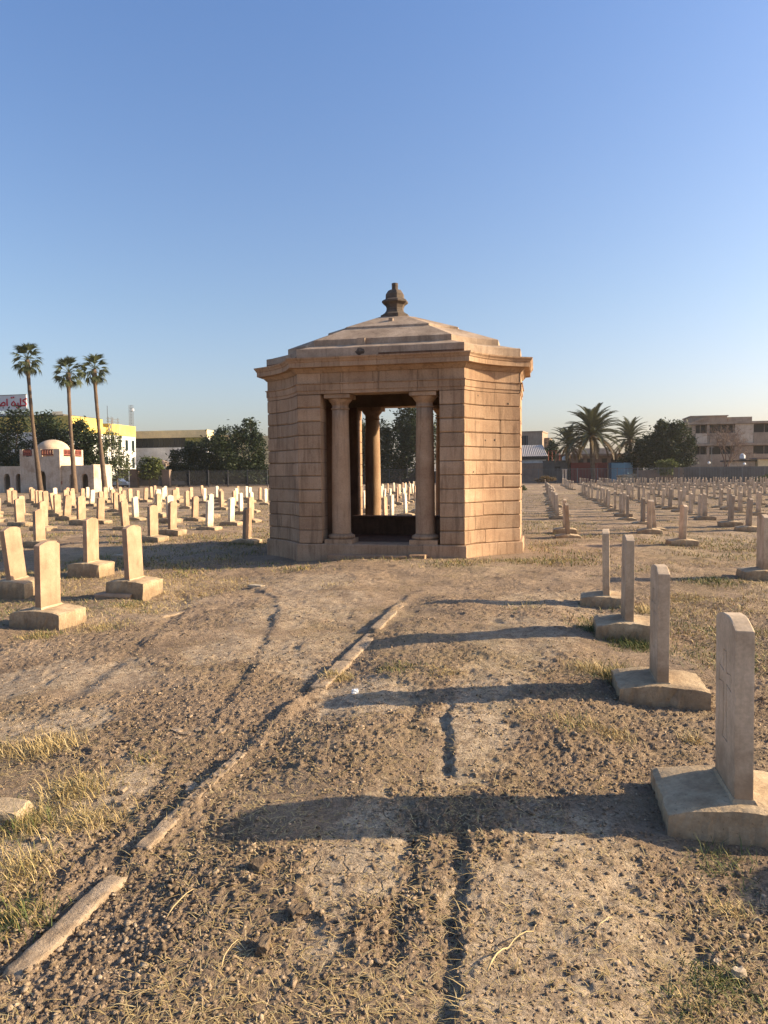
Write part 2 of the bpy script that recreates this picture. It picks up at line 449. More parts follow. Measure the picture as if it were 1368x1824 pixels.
rows = list(np.geomspace(1.55, 36.0, 960) + 2.0)
rows = [0.2, 0.8, 1.5, 2.2, 2.8, 3.2] + rows + list(np.geomspace(37.0, 4200.0, 70) + 2.0)
cols = [-40, -14, -7, -4, -2.4, -1.5, -1.0, -0.8, -0.66] + list(np.linspace(-0.57, 0.57, 660)) + [0.66, 0.8, 1.0, 1.5, 2.4, 4, 7, 14, 40]
rr, cc = np.meshgrid(np.array(rows), np.array(cols), indexing='ij')
gx, gy = rr * cc, rr - 2.0
gz = H(gx, gy)
gz = np.where(np.abs(cc) > 0.7, -0.02, gz)
pale, till = masks(gx, gy)
nr, nc = gx.shape
ii = np.arange(nr * nc).reshape(nr, nc)
gf = np.stack([ii[:-1, :-1], ii[:-1, 1:], ii[1:, 1:], ii[1:, :-1]], -1).reshape(-1, 4)
gv = np.stack([gx, gy, gz], -1).reshape(-1, 3)
n0 = len(gv)
gv = np.vstack([gv, [(-9000, -2600, -0.35), (9000, -2600, -0.35), (9000, -1.0, -0.35), (-9000, -1.0, -0.35)]])
gf = np.vstack([gf, [[n0, n0 + 1, n0 + 2, n0 + 3]]])
ext = np.zeros(4)
ground_me = mesh_np('ground', gv, gf, True, {'pale': np.append(pale.ravel(), ext), 'till': np.append(till.ravel(), ext)})
m, nt, b = new_mat('dry_soil', 0.95)
b.inputs['Specular IOR Level'].default_value = 0.1
p = pos(nt)
ap = _n(nt, 'ShaderNodeAttribute', attribute_name='pale').outputs['Fac']
n1, n2, n3, n4 = noise(nt, p, 1.1, 6, 0.65), noise(nt, p, 14, 5, 0.65), noise(nt, p, 70, 4, 0.65), noise(nt, p, 0.22, 5, 0.6)
soil = ramp(nt, mathn(nt, 'ADD', mathn(nt, 'MULTIPLY', n1, 0.55), mathn(nt, 'MULTIPLY', n2, 0.45)), [(0.34, (0.165, 0.116, 0.077)), (0.5, (0.272, 0.195, 0.130)), (0.66, (0.39, 0.288, 0.197))])
palec = ramp(nt, mathn(nt, 'ADD', mathn(nt, 'MULTIPLY', n2, 0.6), mathn(nt, 'MULTIPLY', n3, 0.4)), [(0.35, (0.33, 0.25, 0.17)), (0.6, (0.50, 0.393, 0.275))])
pm = mathn(nt, 'MULTIPLY', ap, ramp(nt, mathn(nt, 'ADD', mathn(nt, 'MULTIPLY', n2, 0.55), mathn(nt, 'MULTIPLY', n3, 0.45)), [(0.36, 0.15), (0.52, 1.0)]))
c = mixc(nt, pm, soil, palec)
straw = ramp(nt, mathn(nt, 'ADD', mathn(nt, 'MULTIPLY', n4, 0.6), mathn(nt, 'MULTIPLY', noise(nt, p, 3.0, 6, 0.7), 0.4)), [(0.50, 0.0), (0.60, 0.38)])
sc = mixc(nt, noise(nt, p, 1.7, 3), (0.15, 0.13, 0.06), (0.34, 0.245, 0.12))
c = mixc(nt, straw, c, sc)
c = mixc(nt, 0.5, c, mixc(nt, 1.0, c, ramp(nt, n3, [(0.32, 0.55), (0.68, 1.4)]), 'MULTIPLY'))
nt.links.new(c, b.inputs['Base Color'])
vo = _n(nt, 'ShaderNodeTexVoronoi', feature='DISTANCE_TO_EDGE')
vo.inputs['Scale'].default_value = 7.5
wv = _n(nt, 'ShaderNodeVectorMath', operation='ADD')
nx = _n(nt, 'ShaderNodeTexNoise'); nx.inputs['Scale'].default_value = 6.0; nx.inputs['Detail'].default_value = 4
nt.links.new(p, nx.inputs['Vector'])
wsc = _n(nt, 'ShaderNodeVectorMath', operation='SCALE'); wsc.inputs['Scale'].default_value = 0.16
nt.links.new(nx.outputs['Color'], wsc.inputs[0]); nt.links.new(p, wv.inputs[0]); nt.links.new(wsc.outputs[0], wv.inputs[1])
nt.links.new(wv.outputs[0], vo.inputs['Vector'])
crack = mathn(nt, 'MULTIPLY', mathn(nt, 'MULTIPLY', ramp(nt, vo.outputs[0], [(0.0, 1.0), (0.035, 0.0)]), ap), ramp(nt, noise(nt, p, 2.3, 3), [(0.48, 0.0), (0.62, 1.0)]))
hh_ = mathn(nt, 'ADD', mathn(nt, 'MULTIPLY', n3, 0.7), mathn(nt, 'MULTIPLY', noise(nt, p, 150, 5, 0.75), 0.6))
bump(nt, b, mathn(nt, 'SUBTRACT', hh_, mathn(nt, 'MULTIPLY', crack, 0.9)), 1.0, 0.02)
c = mixc(nt, mathn(nt, 'MULTIPLY', crack, 0.55), c, (0.12, 0.08, 0.05))
speck = ramp(nt, noise(nt, p, 46, 3, 0.6), [(0.62, 0.0), (0.70, 0.75)])
c = mixc(nt, mathn(nt, 'MULTIPLY', speck, mathn(nt, 'SUBTRACT', 1.0, mathn(nt, 'MULTIPLY', ap, 0.45))), c, (0.10, 0.068, 0.042))
nt.links.new(c, b.inputs['Base Color'])
ground = obj('ground', ground_me, m)
tag(ground, 'dry brown soil with pale hard patches and tyre ruts', kind='structure')
M['soil'] = m
mc, nt, b = new_mat('soil_clods', 0.95)
b.inputs['Specular IOR Level'].default_value = 0.1
p = pos(nt)
c = ramp(nt, noise(nt, p, 9, 4, 0.7), [(0.35, (0.21, 0.15, 0.098)), (0.55, (0.32, 0.235, 0.155)), (0.68, (0.48, 0.375, 0.26))])
tn = _n(nt, 'ShaderNodeAttribute', attribute_name='tone').outputs['Fac']
c = mixc(nt, 1.0, c, ramp(nt, tn, [(0.0, 0.6), (0.6, 1.0), (1.0, 1.3)]), 'MULTIPLY')
nt.links.new(c, b.inputs['Base Color'])
bump(nt, b, noise(nt, p, 160, 4, 0.7), 0.8, 0.01)
M['clod'] = mc

# loose clods and grit, one joined mesh
rng = np.random.RandomState(7)
ico_b = bmesh.new(); bmesh.ops.create_icosphere(ico_b, subdivisions=1, radius=1.0)
ico_b.verts.ensure_lookup_table()
ICO_V = np.array([v.co[:] for v in ico_b.verts]); ICO_F = np.array([[v.index for v in f.verts] for f in ico_b.faces]); ico_b.free()
def fan_points(n, y0, y1, umax=0.62):
    yy = np.exp(rng.uniform(math.log(y0), math.log(y1), n))
    return rng.uniform(-umax, umax, n) * (yy + 0.5), yy
def blocked(x, y, m=0.0):
    w, t = WT(x, y)
    return (np.abs(w + 3.17) < 2.85 + m) & (np.abs(t - 16.3) < 1.9 + m)
def clods(n, s0, s1, y0, y1, thr, name, label, mat, flat=0.7, anyw=0.0):
    x, y = fan_points(n, y0, y1)
    pl, ti = masks(x, y)
    k = (rng.rand(n) < np.clip(ti * (1 - 0.8 * pl) + anyw, 0.05, 1)) & (vnoise(x, y, 0.45, 61) + 0.5 * vnoise(x, y, 0.15, 62) > thr) & ~blocked(x, y, 0.1)
    x, y = x[k], y[k]
    n = len(x)
    s = s0 * (s1 / s0) ** (rng.rand(n) ** 2.3)
    sh = s[:, None] * rng.uniform(0.5, 1.4, (n, 3)) * np.array([1, 1, flat])
    a = rng.uniform(0, 6.28, n)
    V = ICO_V[None] * (1 + np.clip(0.36 * rng.randn(n, len(ICO_V)), -0.6, 0.7)[:, :, None]) * sh[:, None]
    ca, sa = np.cos(a)[:, None], np.sin(a)[:, None]
    V = np.stack([V[..., 0] * ca - V[..., 1] * sa + x[:, None], V[..., 0] * sa + V[..., 1] * ca + y[:, None], V[..., 2] + (H(x, y) + s * 0.15)[:, None]], -1)
    F = (ICO_F[None] + (np.arange(n) * len(ICO_V))[:, None, None]).reshape(-1, 3)
    o = obj(name, mesh_np(name, V.reshape(-1, 3), F, False, {'tone': np.repeat(rng.rand(n), len(ICO_V))}), mat)
    tag(o, label, kind='stuff')
clods(60000, 0.0025, 0.0125, 1.9, 9.0, -0.6, 'soil_clods', 'brown clods of loose tilled soil on the ground', M['clod'])
clods(26000, 0.003, 0.011, 1.9, 16.0, -9, 'dirt_crumbs', 'fine dark crumbs of earth scattered on the pale clay', M['clod'], 0.7, 1.0)
clods(3500, 0.004, 0.014, 1.9, 9.0, -0.7, 'gravel', 'pale small pebbles strewn over the soil', M['kerb'], 0.6)

# ------------------------------------------------------------------ grass blades
def blades(x, y, n_per, spread, ln, lw, lean, tone, seed, z=None):
    """n blades round every point; returns verts, faces, tone per vertex"""
    r = np.random.RandomState(seed)
    n = len(x) * n_per
    bx = np.repeat(x, n_per) + r.randn(n) * spread
    by = np.repeat(y, n_per) + r.randn(n) * spread
    bz = H(bx, by) if z is None else z
    a = r.uniform(0, 6.283, n)
    le = np.clip(lean[0] + (lean[1] - lean[0]) * r.rand(n), 0, 1.55)
    l = ln[0] + (ln[1] - ln[0]) * r.rand(n) ** 1.6
    wd = (lw[0] + (lw[1] - lw[0]) * r.rand(n)) * 0.5
    dx, dy = np.cos(a), np.sin(a)
    px_, py_ = -dy, dx
    le2 = le + r.uniform(0.1, 0.7, n)
    mx, my, mz = bx + dx * l * 0.5 * np.sin(le), by + dy * l * 0.5 * np.sin(le), bz + l * 0.5 * np.cos(le)
    tx, ty, tz = mx + dx * l * 0.5 * np.sin(le2), my + dy * l * 0.5 * np.sin(le2), mz + l * 0.5 * np.cos(le2)
    tz = np.maximum(tz, bz + 0.004)
    V = np.stack([np.stack([bx - px_ * wd, by - py_ * wd, bz - 0.004], -1), np.stack([bx + px_ * wd, by + py_ * wd, bz - 0.004], -1),
                  np.stack([mx + px_ * wd * .8, my + py_ * wd * .8, mz], -1), np.stack([mx - px_ * wd * .8, my - py_ * wd * .8, mz], -1), np.stack([tx, ty, tz], -1)], 1)
    F = np.array([[0, 1, 2], [0, 2, 3], [3, 2, 4]])[None] + (np.arange(n) * 5)[:, None, None]
    tn = np.clip(tone[0] + (tone[1] - tone[0]) * r.rand(n), 0, 1)
    return V.reshape(-1, 3), F.reshape(-1, 3), np.repeat(tn, 5)
M['grass'] = blade_mat('grass_blades', [(0.0, (0.055, 0.085, 0.022)), (0.3, (0.12, 0.14, 0.04)), (0.5, (0.30, 0.22, 0.085)), (0.75, (0.45, 0.32, 0.135)), (1.0, (0.55, 0.43, 0.22))])
# straw lying about
x, y = fan_points(24000, 1.9, 20)
pl, ti = masks(x, y)
k = (fbm(x, y, 1.1, 131, 3) > -0.12) & ~blocked(x, y, 0.1) & (rng.rand(len(x)) > 0.6 * pl)
V, F, T = blades(x[k], y[k], 3, 0.05, (0.02, 0.11), (0.0016, 0.0040), (1.3, 1.5), (0.55, 1.0), 3)
o = obj('straw', mesh_np('straw', V, F, False, {'tone': T}), M['grass']); tag(o, 'dry straw and dead stalks lying on the soil', kind='stuff')
# sparse standing grass of the middle distance
x, y = fan_points(48000, 4.5, 80, 0.6)
w, t = WT(x, y)
gm_ = fbm(x, y, 3.2, 141, 3) + 0.35 * vnoise(x, y, 0.6, 143)
path = sstep(-0.1, -1.1, w) * sstep(-5.0, -4.2, w) * sstep(14.5, 12.5, t)
k = (gm_ - 0.55 * path - 0.7 * path * sstep(10, 8, t) - 0.5 * sstep(9.5, 6.5, t) > 0.04) & ~blocked(x, y, 0.15)
x, y = x[k], y[k]
green = sstep(0.05, 0.45, fbm(x, y, 2.4, 151, 2))
for nm, lab, sel, tone in (('dry_grass', 'sparse short dry yellow grass across the burial ground', rng.rand(len(x)) > 0.75 * green, (0.42, 0.95)),
                           ('green_grass', 'low patches of fresh green grass among the headstones', rng.rand(len(x)) < 0.5 * green, (0.05, 0.5))):
    xs, ys = x[sel], y[sel]
    V, F, T = blades(xs, ys, 6, 0.12, (0.025, 0.10), (0.003, 0.010), (0.5, 1.4), tone, 5)
    o = obj(nm, mesh_np(nm, V, F, False, {'tone': T}), M['grass']); tag(o, lab, kind='stuff')
x, y = fan_points(46000, 13.0, 85, 0.6)
k = (fbm(x, y, 4.2, 161, 3) + 0.5 * vnoise(x, y, 0.7, 163) > 0.05) & ~blocked(x, y, 0.2)
x, y = x[k], y[k]
V, F, T = blades(x, y, 4, 0.16, (0.04, 0.13), (0.006, 0.016), (0.3, 1.3), (0.18, 0.72), 15)
o = obj('dry_grass', mesh_np('dry_grass', V, F, False, {'tone': T}), M['grass']); tag(o, 'olive and straw coloured grass between the farther headstones', kind='stuff')
TUFTS = [  # w, t, radius, blades, length, tone range, label
    (-3.02, 3.95, 0.20, 800, 0.20, (0.5, 1.0), 'wide straw yellow grass tuft at the far left of the foreground, beyond the concrete lump'),
    (-3.35, 3.85, 0.14, 420, 0.16, (0.35, 0.95), 'olive grass tuft at the left picture edge beside the wide yellow tuft'),
    (-2.42, 3.42, 0.17, 700, 0.19, (0.35, 1.0), 'golden grass tuft spreading just right of the broken concrete lump'),
    (-2.45, 3.02, 0.16, 650, 0.20, (0.15, 0.85), 'dark green grass tuft below the broken concrete lump'),
    (-2.12, 3.10, 0.15, 520, 0.16, (0.4, 1.0), 'flattened straw tuft between the concrete lump and the buried kerb'),
    (-2.15, 2.62, 0.16, 600, 0.17, (0.35, 1.0), 'yellow green grass tuft at the left edge above the long kerb stone'),
    (-1.93, 2.32, 0.12, 560, 0.15, (0.0, 0.7), 'green grass tuft hugging the left side of the nearest kerb stone'),
    (-2.25, 3.85, 0.09, 160, 0.12, (0.2, 0.8), 'small green tuft among the pebbles in the left rut'),
    (0.63, 6.02, 0.17, 750, 0.30, (0.15, 0.8), 'tall olive tuft at the left end of the second nearest right plinth'),
    (0.38, 6.2, 0.14, 350, 0.20, (0.55, 1.0), 'straw tuft left of the tall olive tuft by the second plinth'),
    (0.80, 5.58, 0.09, 260, 0.26, (0.55, 1.0), 'thin golden stalks against the front of the second nearest right plinth'),
    (0.92, 7.28, 0.22, 1100, 0.20, (0.0, 0.45), 'deep green tuft along the front of the third right plinth'),
    (0.55, 7.75, 0.15, 520, 0.16, (0.0, 0.55), 'green tuft at the left end of the third right plinth'),
    (1.32, 9.1, 0.2, 500, 0.22, (0.5, 0.95), 'straw tuft behind the third right headstone'),
    (0.22, 4.75, 0.16, 430, 0.11, (0.25, 0.95), 'low yellow green tuft on the bare soil between the two nearest plinths'),
    (0.47, 4.66, 0.13, 340, 0.11, (0.45, 1.0), 'low straw tuft right of the low yellow green tuft'),
    (0.92, 4.72, 0.06, 110, 0.17, (0.6, 1.0), 'lone wisp of straw upright behind the nearest right plinth'),
    (-1.64, 5.78, 0.11, 420, 0.15, (0.35, 1.0), 'golden tuft at the near end of the far kerb stone'),
    (-1.15, 5.95, 0.18, 420, 0.10, (0.05, 0.7), 'low green tuft right of the golden tuft in the middle of the path'),
    (-0.75, 5.85, 0.15, 260, 0.10, (0.5, 1.0), 'low straw tuft at the right of the green tuft in mid path'),
    (0.59, 2.50, 0.10, 420, 0.10, (0.0, 0.5), 'dark green tuft in the lower right corner beside pale stones'),
    (0.46, 2.33, 0.10, 300, 0.09, (0.1, 0.8), 'olive tuft at the bottom edge, lower right corner'),
    (0.73, 2.95, 0.06, 160, 0.10, (0.3, 0.95), 'little dry tuft in front of the nearest right plinth'),
    (0.78, 3.30, 0.12, 170, 0.17, (0.0, 0.5), 'dark stalks against the front of the nearest right plinth'),
    (2.55, 11.6, 0.35, 800, 0.15, (0.0, 0.5), 'green tuft on open ground left of the lone right edge headstone'),
    (1.9, 10.2, 0.35, 600, 0.14, (0.4, 0.9), 'straw tuft on open ground right of the fourth right headstone'),
    (-5.6, 7.3, 0.2, 600, 0.14, (0.15, 0.8), 'olive tuft against the front of the nearest left plinth'),
    (-5.2, 7.9, 0.3, 600, 0.13, (0.3, 0.9), 'pale grass tuft at the right end of the nearest left plinth'),
    (-5.7, 9.35, 0.25, 500, 0.12, (0.1, 0.7), 'green tuft in front of the second left plinth'),
    (-7.2, 17.3, 0.5, 900, 0.14, (0.0, 0.5), 'green tuft left of the pavilion by the first headstone of its row'),
    (-0.45, 14.15, 0.4, 500, 0.12, (0.1, 0.8), 'mixed grass tuft at the foot of the pavilion right corner'),
    (-1.3, 13.9, 0.5, 500, 0.10, (0.4, 1.0), 'dry grass fringe before the pavilion right pier'),
]
for i, (w, t, rad, nb, ln, tone, lab) in enumerate(TUFTS):
    c = L(w, t)
    cz = hz(c.x, c.y)
    V, F, T = blades(np.array([c.x]), np.array([c.y]), int(nb * 1.2), rad * 0.6, (ln * 0.2, ln * 0.72), (0.0014 + t * 0.0003, 0.0028 + t * 0.0005), (0.35, 1.65), tone, 200 + i)
    V = V - np.array([c.x, c.y, cz])
    o = obj('grass_tuft', mesh_np('grass_tuft', V, F, False, {'tone': T}), M['grass'], loc=(c.x, c.y, cz))
    tag(o, lab, 'grass tuft', 'grass tufts on the dry ground')
# ------------------------------------------------------------------ pavilion
PW0, PT0 = -3.17, 16.3
HW, CH, HD = 1.725, 1.06, 1.80            # half front width, chamfer leg, half depth
OPEN = 1.23
pav = thing('pavilion', 'sandstone pavilion with columned openings, curved corners, stepped roof and finial', 'pavilion', L(PW0, PT0), RZ)

def corner_arc(A, C, sag, n=9):            # concave arc from A to C, bulging towards the building
    A, C = Vector(A), Vector(C)
    ch = (C - A); mid = (A + C) / 2
    inn = Vector((-mid.x, -mid.y)).normalized()
    nrm = Vector((ch.y, -ch.x)).normalized()
    if nrm.dot(inn) < 0: nrm = -nrm
    out = []
    for i in range(n + 1):
        f = i / n
        out.append(A + ch * f + nrm * sag * 4 * f * (1 - f))
    return out
RUN = [Vector((OPEN, -HD))] + corner_arc((HW, -HD), (HW + CH, -HD + CH), 0.13)
RUN += corner_arc((HW + CH, HD - CH), (HW, HD), 0.13) + [Vector((OPEN, HD))]
RUN0 = [Vector((0, -HD))] + RUN[1:-1] + [Vector((0, HD))]
class Path:                                # walks round the right half of the plan, outward normal to the right of travel
    def __init__(s, pts):
        s.p = pts
        s.n = [Vector(((b - a).y, -(b - a).x)).normalized() for a, b in zip(pts, pts[1:])]
        s.s = [0.0]
        for a, b in zip(pts, pts[1:]): s.s.append(s.s[-1] + (b - a).length)
        s.mit = [s.n[0]]
        for a, b in zip(s.n, s.n[1:]):
            s.mit.append((a + b) / (1 + a.dot(b)))
        s.mit.append(s.n[-1])
    def sub(s, s0, s1):
        out = []
        def at(q, end):
            for i in range(len(s.n)):
                if s.s[i] - 1e-6 <= q <= s.s[i + 1] + 1e-6:
                    f = (q - s.s[i]) / (s.s[i + 1] - s.s[i])
                    d0, d1 = q - s.s[i], s.s[i + 1] - q
                    n_ = s.mit[i] if d0 < 0.012 else s.mit[i + 1] if d1 < 0.012 else s.n[i]
                    return s.p[i].lerp(s.p[i + 1], f), n_
        out.append(at(s0, 0))
        for i in range(len(s.p)):
            if s0 + 0.02 < s.s[i] < s1 - 0.02: out.append((s.p[i], s.mit[i]))
        out.append(at(s1, 1))
        return out
def sweep(pts, prof, scale=False, mirror=False):
    """prof: closed list (offset, z) ordered outward-up; scale=True uses first value as a scale about the centre"""
    mb = MB(); m = len(prof); vs = []
    for p, n in pts:
        for o, z in prof:
            q = p * o if scale else p + n * o
            vs.append(((-q.x if mirror else q.x), q.y, z))
    fs = []
    for i in range(len(pts) - 1):
        for k in range(m):
            f = (i * m + k, (i + 1) * m + k, (i + 1) * m + (k + 1) % m, i * m + (k + 1) % m)
            fs.append(f[::-1] if mirror else f)
    a, b_ = tuple(range(m)), tuple(range((len(pts) - 1) * m, len(pts) * m))
    fs.append(a[::-1] if mirror else a); fs.append(b_ if mirror else b_[::-1])
    return mb.add(vs, [f[::-1] for f in fs])
P1, P0 = Path(RUN), Path(RUN0)
S_A, S_C, S_D, S_E = P1.s[1], P1.s[10], P1.s[11], P1.s[20]
TOT = P1.s[-1]
rnd = random.Random(11)
Z0, CO, NC = 0.253, 0.2805, 11
for mir in (False, True):
    sweep(P1.sub(0.02, TOT - 0.02), [(-0.45, 0.0), (-0.027, 0.0), (-0.027, 3.34), (-0.45, 3.34)], mirror=mir).build('wall_core', M['corestone'], pav)
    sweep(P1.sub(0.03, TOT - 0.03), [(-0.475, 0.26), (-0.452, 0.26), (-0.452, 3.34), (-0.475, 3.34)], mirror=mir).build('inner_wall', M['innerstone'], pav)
    for c in range(NC):
        z0, z1 = Z0 + c * CO, Z0 + (c + 1) * CO
        la, lc = S_C - S_A, S_D - S_C
        if c in (0, 2, 4, 7): fa = [0.15, 0.40, 0.74] if c % 3 else [0.14, 0.44]
        elif c in (1, 10): fa = [0.24, 0.64]
        elif c == 5: fa = [0.26, 0.52]
        else: fa = [0.42] if c % 2 else [0.70]
        if mir: fa = [min(0.85, f + 0.08) for f in fa]
        cuts = [0.0, S_A] + [S_A + f * la for f in fa] + [S_C]
        cuts += [S_C + lc * f for f in ((0.5,) if c % 2 else (0.3, 0.7))] + [S_D]
        cuts += [S_D + (1 - f) * la for f in reversed(fa)] + [S_E, TOT]
        for a, b_ in zip(cuts, cuts[1:]):
            o = rnd.uniform(-0.005, 0.004)
            e = rnd.choice((0.008, 0.012, 0.016, 0.024))
            g0 = 0.0035
            prof = [(-0.43, z0 + 0.0065), (o - e, z0 + 0.0065), (o, z0 + 0.0065 + e), (o, z1 - 0.006 - e), (o - e, z1 - 0.006), (-0.43, z1 - 0.006)]
            sweep(P1.sub(a + g0, b_ - g0), prof, mirror=mir).build('stone_block', M['sandstone'], pav)
    # plinth course, one stone after another round the foot
    T0 = P0.s[-1]
    sA, sC, sD, sE = P0.s[1], P0.s[10], P0.s[11], P0.s[20]
    pc = [0.0, 0.9, sA, sA + 0.33, sA + 0.95, sC, (sC + sD) / 2, sD, sD + 0.6, sE, T0 - 0.9, T0]
    for a, b_ in zip(pc, pc[1:]):
        sweep(P0.sub(a + 0.002, b_ - 0.002), [(-0.6, -0.25), (0.055, -0.25), (0.055, Z0 - 0.018), (0.035, Z0 - 0.002), (-0.6, Z0 - 0.002)], mirror=mir).build('plinth_stone', M['sandstone'], pav)
    # entablature: architrave with fascia bands, frieze, cornice, blocking course
    ec = [0.0, 0.80, 1.22, sA, sA + 0.36, sA + 0.92, sC, (sC + sD) / 2, sD, sD + 0.6, sE, T0 - 1.2, T0]
    Z1 = Z0 + NC * CO + 0.003
    sweep(P0.sub(0.0, T0), [(-0.45, Z1 + 0.004), (-0.02, Z1 + 0.004), (-0.02, 4.2), (-0.45, 4.2)], mirror=mir).build('entablature_core', M['corestone'], pav)
    for a, b_ in zip(ec, ec[1:]):
        o = rnd.uniform(-0.006, 0.006)
        pp = P0.sub(a + 0.003, b_ - 0.003)
        sweep(pp, [(-0.44, Z1), (0.006 + o, Z1), (0.006 + o, 3.405), (0.022 + o, 3.41), (0.022 + o, 3.535), (0.045 + o, 3.545), (0.045 + o, 3.562), (-0.1, 3.562)], mirror=mir).build('architrave_stone', M['sandstone'], pav)
        sweep(pp, [(-0.1, 3.566), (0.0 + o, 3.566), (0.0 + o, 3.765), (-0.1, 3.765)], mirror=mir).build('frieze_stone', M['sandstone'], pav)
    cc_ = [0.0, 0.75, sA, sA + 0.55, sC, (sC + sD) / 2, sD, sD + 0.8, sE, T0 - 0.75, T0]
    for a, b_ in zip(cc_, cc_[1:]):
        pp = P0.sub(a + 0.002, b_ - 0.002)
        o = rnd.uniform(-0.008, 0.006)
        sweep(pp, [(-0.1, 3.769), (0.012, 3.769), (0.045, 3.80), (0.085, 3.855), (0.19 + o, 3.866), (0.19 + o, 3.962), (0.205 + o, 3.968), (0.215 + o, 3.995), (0.245 + o, 4.03), (0.25 + o, 4.055), (0.0, 4.068), (-0.1, 4.068)], mirror=mir).build('cornice_stone', M['sandstone'], pav)
        sweep(pp, [(-0.44, 4.07), (0.0 + o, 4.07), (0.0 + o, 4.255), (-0.012 + o, 4.268), (-0.44, 4.268)], mirror=mir).build('blocking_stone', M['roofstone'], pav)
    rc = [0.0, 0.95, sA, sA + 0.75, sC, sD, sD + 0.75, sE, T0]
    for prof in ([(0.99, 4.14), (0.99, 4.262), (0.84, 4.366), (0.5, 4.366), (0.5, 4.14)],
                 [(0.835, 4.30), (0.835, 4.485), (0.828, 4.494), (0.518, 4.806), (0.3, 4.806), (0.3, 4.30)],
                 [(0.522, 4.70), (0.522, 4.838), (0.516, 4.848), (0.165, 5.165), (0.08, 5.165), (0.08, 4.70)]):
        for a, b_ in zip(rc, rc[1:]):
            sweep(P0.sub(a + 0.0015, b_ - 0.0015), prof, scale=True, mirror=mir).build('roof_slab', M['roofstone'], pav)
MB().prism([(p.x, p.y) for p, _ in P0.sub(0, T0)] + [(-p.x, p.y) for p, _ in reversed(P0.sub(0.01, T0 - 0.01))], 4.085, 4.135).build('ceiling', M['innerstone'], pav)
for (wf, tf, zz, s_) in ((-0.42, -1.48, 4.36, 0.085), (0.03, -0.62, 4.985, 0.045)):
    MB().box(wf - s_, wf + s_, tf - s_, tf + s_, zz - 0.05, zz + s_ * 1.5).build('lifting_boss', M['roofstone'], pav)
# damaged chunk on the blocking course
bm = bmesh.new(); bmesh.ops.create_icosphere(bm, subdivisions=2, radius=0.11)
for v in bm.verts: v.co = Vector((v.co.x * 1.1, v.co.y * 0.6, v.co.z * 0.9)) * (1 + rnd.uniform(-.25, .25)) + Vector((-0.38, -HD + 0.03, 4.17))
me = bpy.data.meshes.new('broken_edge'); bm.to_mesh(me); bm.free()
obj('broken_edge', me, M['darkstone'], pav)
# floor, bench wall, step
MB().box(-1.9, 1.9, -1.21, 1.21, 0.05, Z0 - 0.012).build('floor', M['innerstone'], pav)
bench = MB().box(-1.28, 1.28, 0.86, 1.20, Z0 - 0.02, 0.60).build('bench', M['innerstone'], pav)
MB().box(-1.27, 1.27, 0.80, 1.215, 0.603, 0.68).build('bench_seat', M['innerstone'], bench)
MB().box(-1.02, 0.66, -2.17, -1.86, -0.1, 0.055).build('step', M['sandstone'], pav)
MB().box(0.67, 0.98, -2.20, -1.86, -0.1, 0.085).build('step', M['sandstone'], pav)
# columns
shaft = MB().lathe([(0.207, 0.455), (0.20, 0.475), (0.197, 1.2), (0.19, 2.0), (0.176, 2.8), (0.172, 3.03)], 28).mesh('shaft', True)
baseb = MB().box(-0.29, 0.29, -0.29, 0.29, Z0 - 0.02, 0.345)
basec = MB().lathe([(0.262, 0.347), (0.278, 0.365), (0.283, 0.39), (0.276, 0.415), (0.255, 0.43), (0.232, 0.437), (0.215, 0.455)], 28)
capm = MB().lathe([(0.172, 3.032), (0.19, 3.036), (0.196, 3.05), (0.19, 3.064), (0.174, 3.07), (0.174, 3.14), (0.186, 3.145), (0.188, 3.16), (0.215, 3.185), (0.243, 3.225), (0.25, 3.252)], 28)
abm = MB().box(-0.272, 0.272, -0.272, 0.272, 3.254, 3.332)
bplm, btom, cpm, abme = baseb.mesh('pedestal'), basec.mesh('base', True), capm.mesh('capital', True), abm.mesh('abacus')
for cx, cy in ((-0.89, -1.50), (0.89, -1.50), (-0.89, 1.50), (0.89, 1.50)):
    col = obj('column', shaft, M['sandstone'], pav, (cx, cy, 0))
    for nm, me in (('pedestal', bplm), ('base', btom), ('capital', cpm), ('abacus', abme)):
        obj(nm, me, M['sandstone'], col)
# finial
R8 = math.pi / 8
fin = MB().lathe([(0.33, 5.10), (0.33, 5.235), (0.295, 5.25), (0.235, 5.29), (0.20, 5.34), (0.195, 5.40), (0.225, 5.46), (0.28, 5.50)], 8, rot=R8).build('finial', M['darkstone'], pav)
MB().lathe([(0.285, 5.502), (0.30, 5.515), (0.30, 5.55), (0.27, 5.575), (0.215, 5.60)], 8, rot=R8).build('finial_collar', M['darkstone'], fin)
MB().lathe([(0.215, 5.602), (0.21, 5.70), (0.165, 5.77), (0.15, 5.79)], 8, rot=R8).build('finial_drum', M['darkstone'], fin)
MB().lathe([(0.07, 5.79), (0.074, 5.95), (0.06, 5.955)], 8, rot=R8).build('finial_knob', M['darkstone'], fin)

for px_, z_, s_ in ((0.44, 2.36, 0.028), (0.60, 2.37, 0.036), (0.20, 1.72, 0.034), (0.82, 3.12, 0.03), (0.30, 3.25, 0.022)):
    (p_, n_), = P1.sub(S_A + px_ * (S_C - S_A), S_A + px_ * (S_C - S_A) + 0.04)[:1]
    bm = bmesh.new(); bmesh.ops.create_icosphere(bm, subdivisions=1, radius=s_)
    for v in bm.verts: v.co = v.co * rnd.uniform(.6, 1.2)
    me = bpy.data.meshes.new('bullet_scar'); bm.to_mesh(me); bm.free()
    obj('bullet_scar', me, M['darkstone'], pav, (p_.x - n_.x * s_ * .45, p_.y - n_.y * s_ * .45, z_))
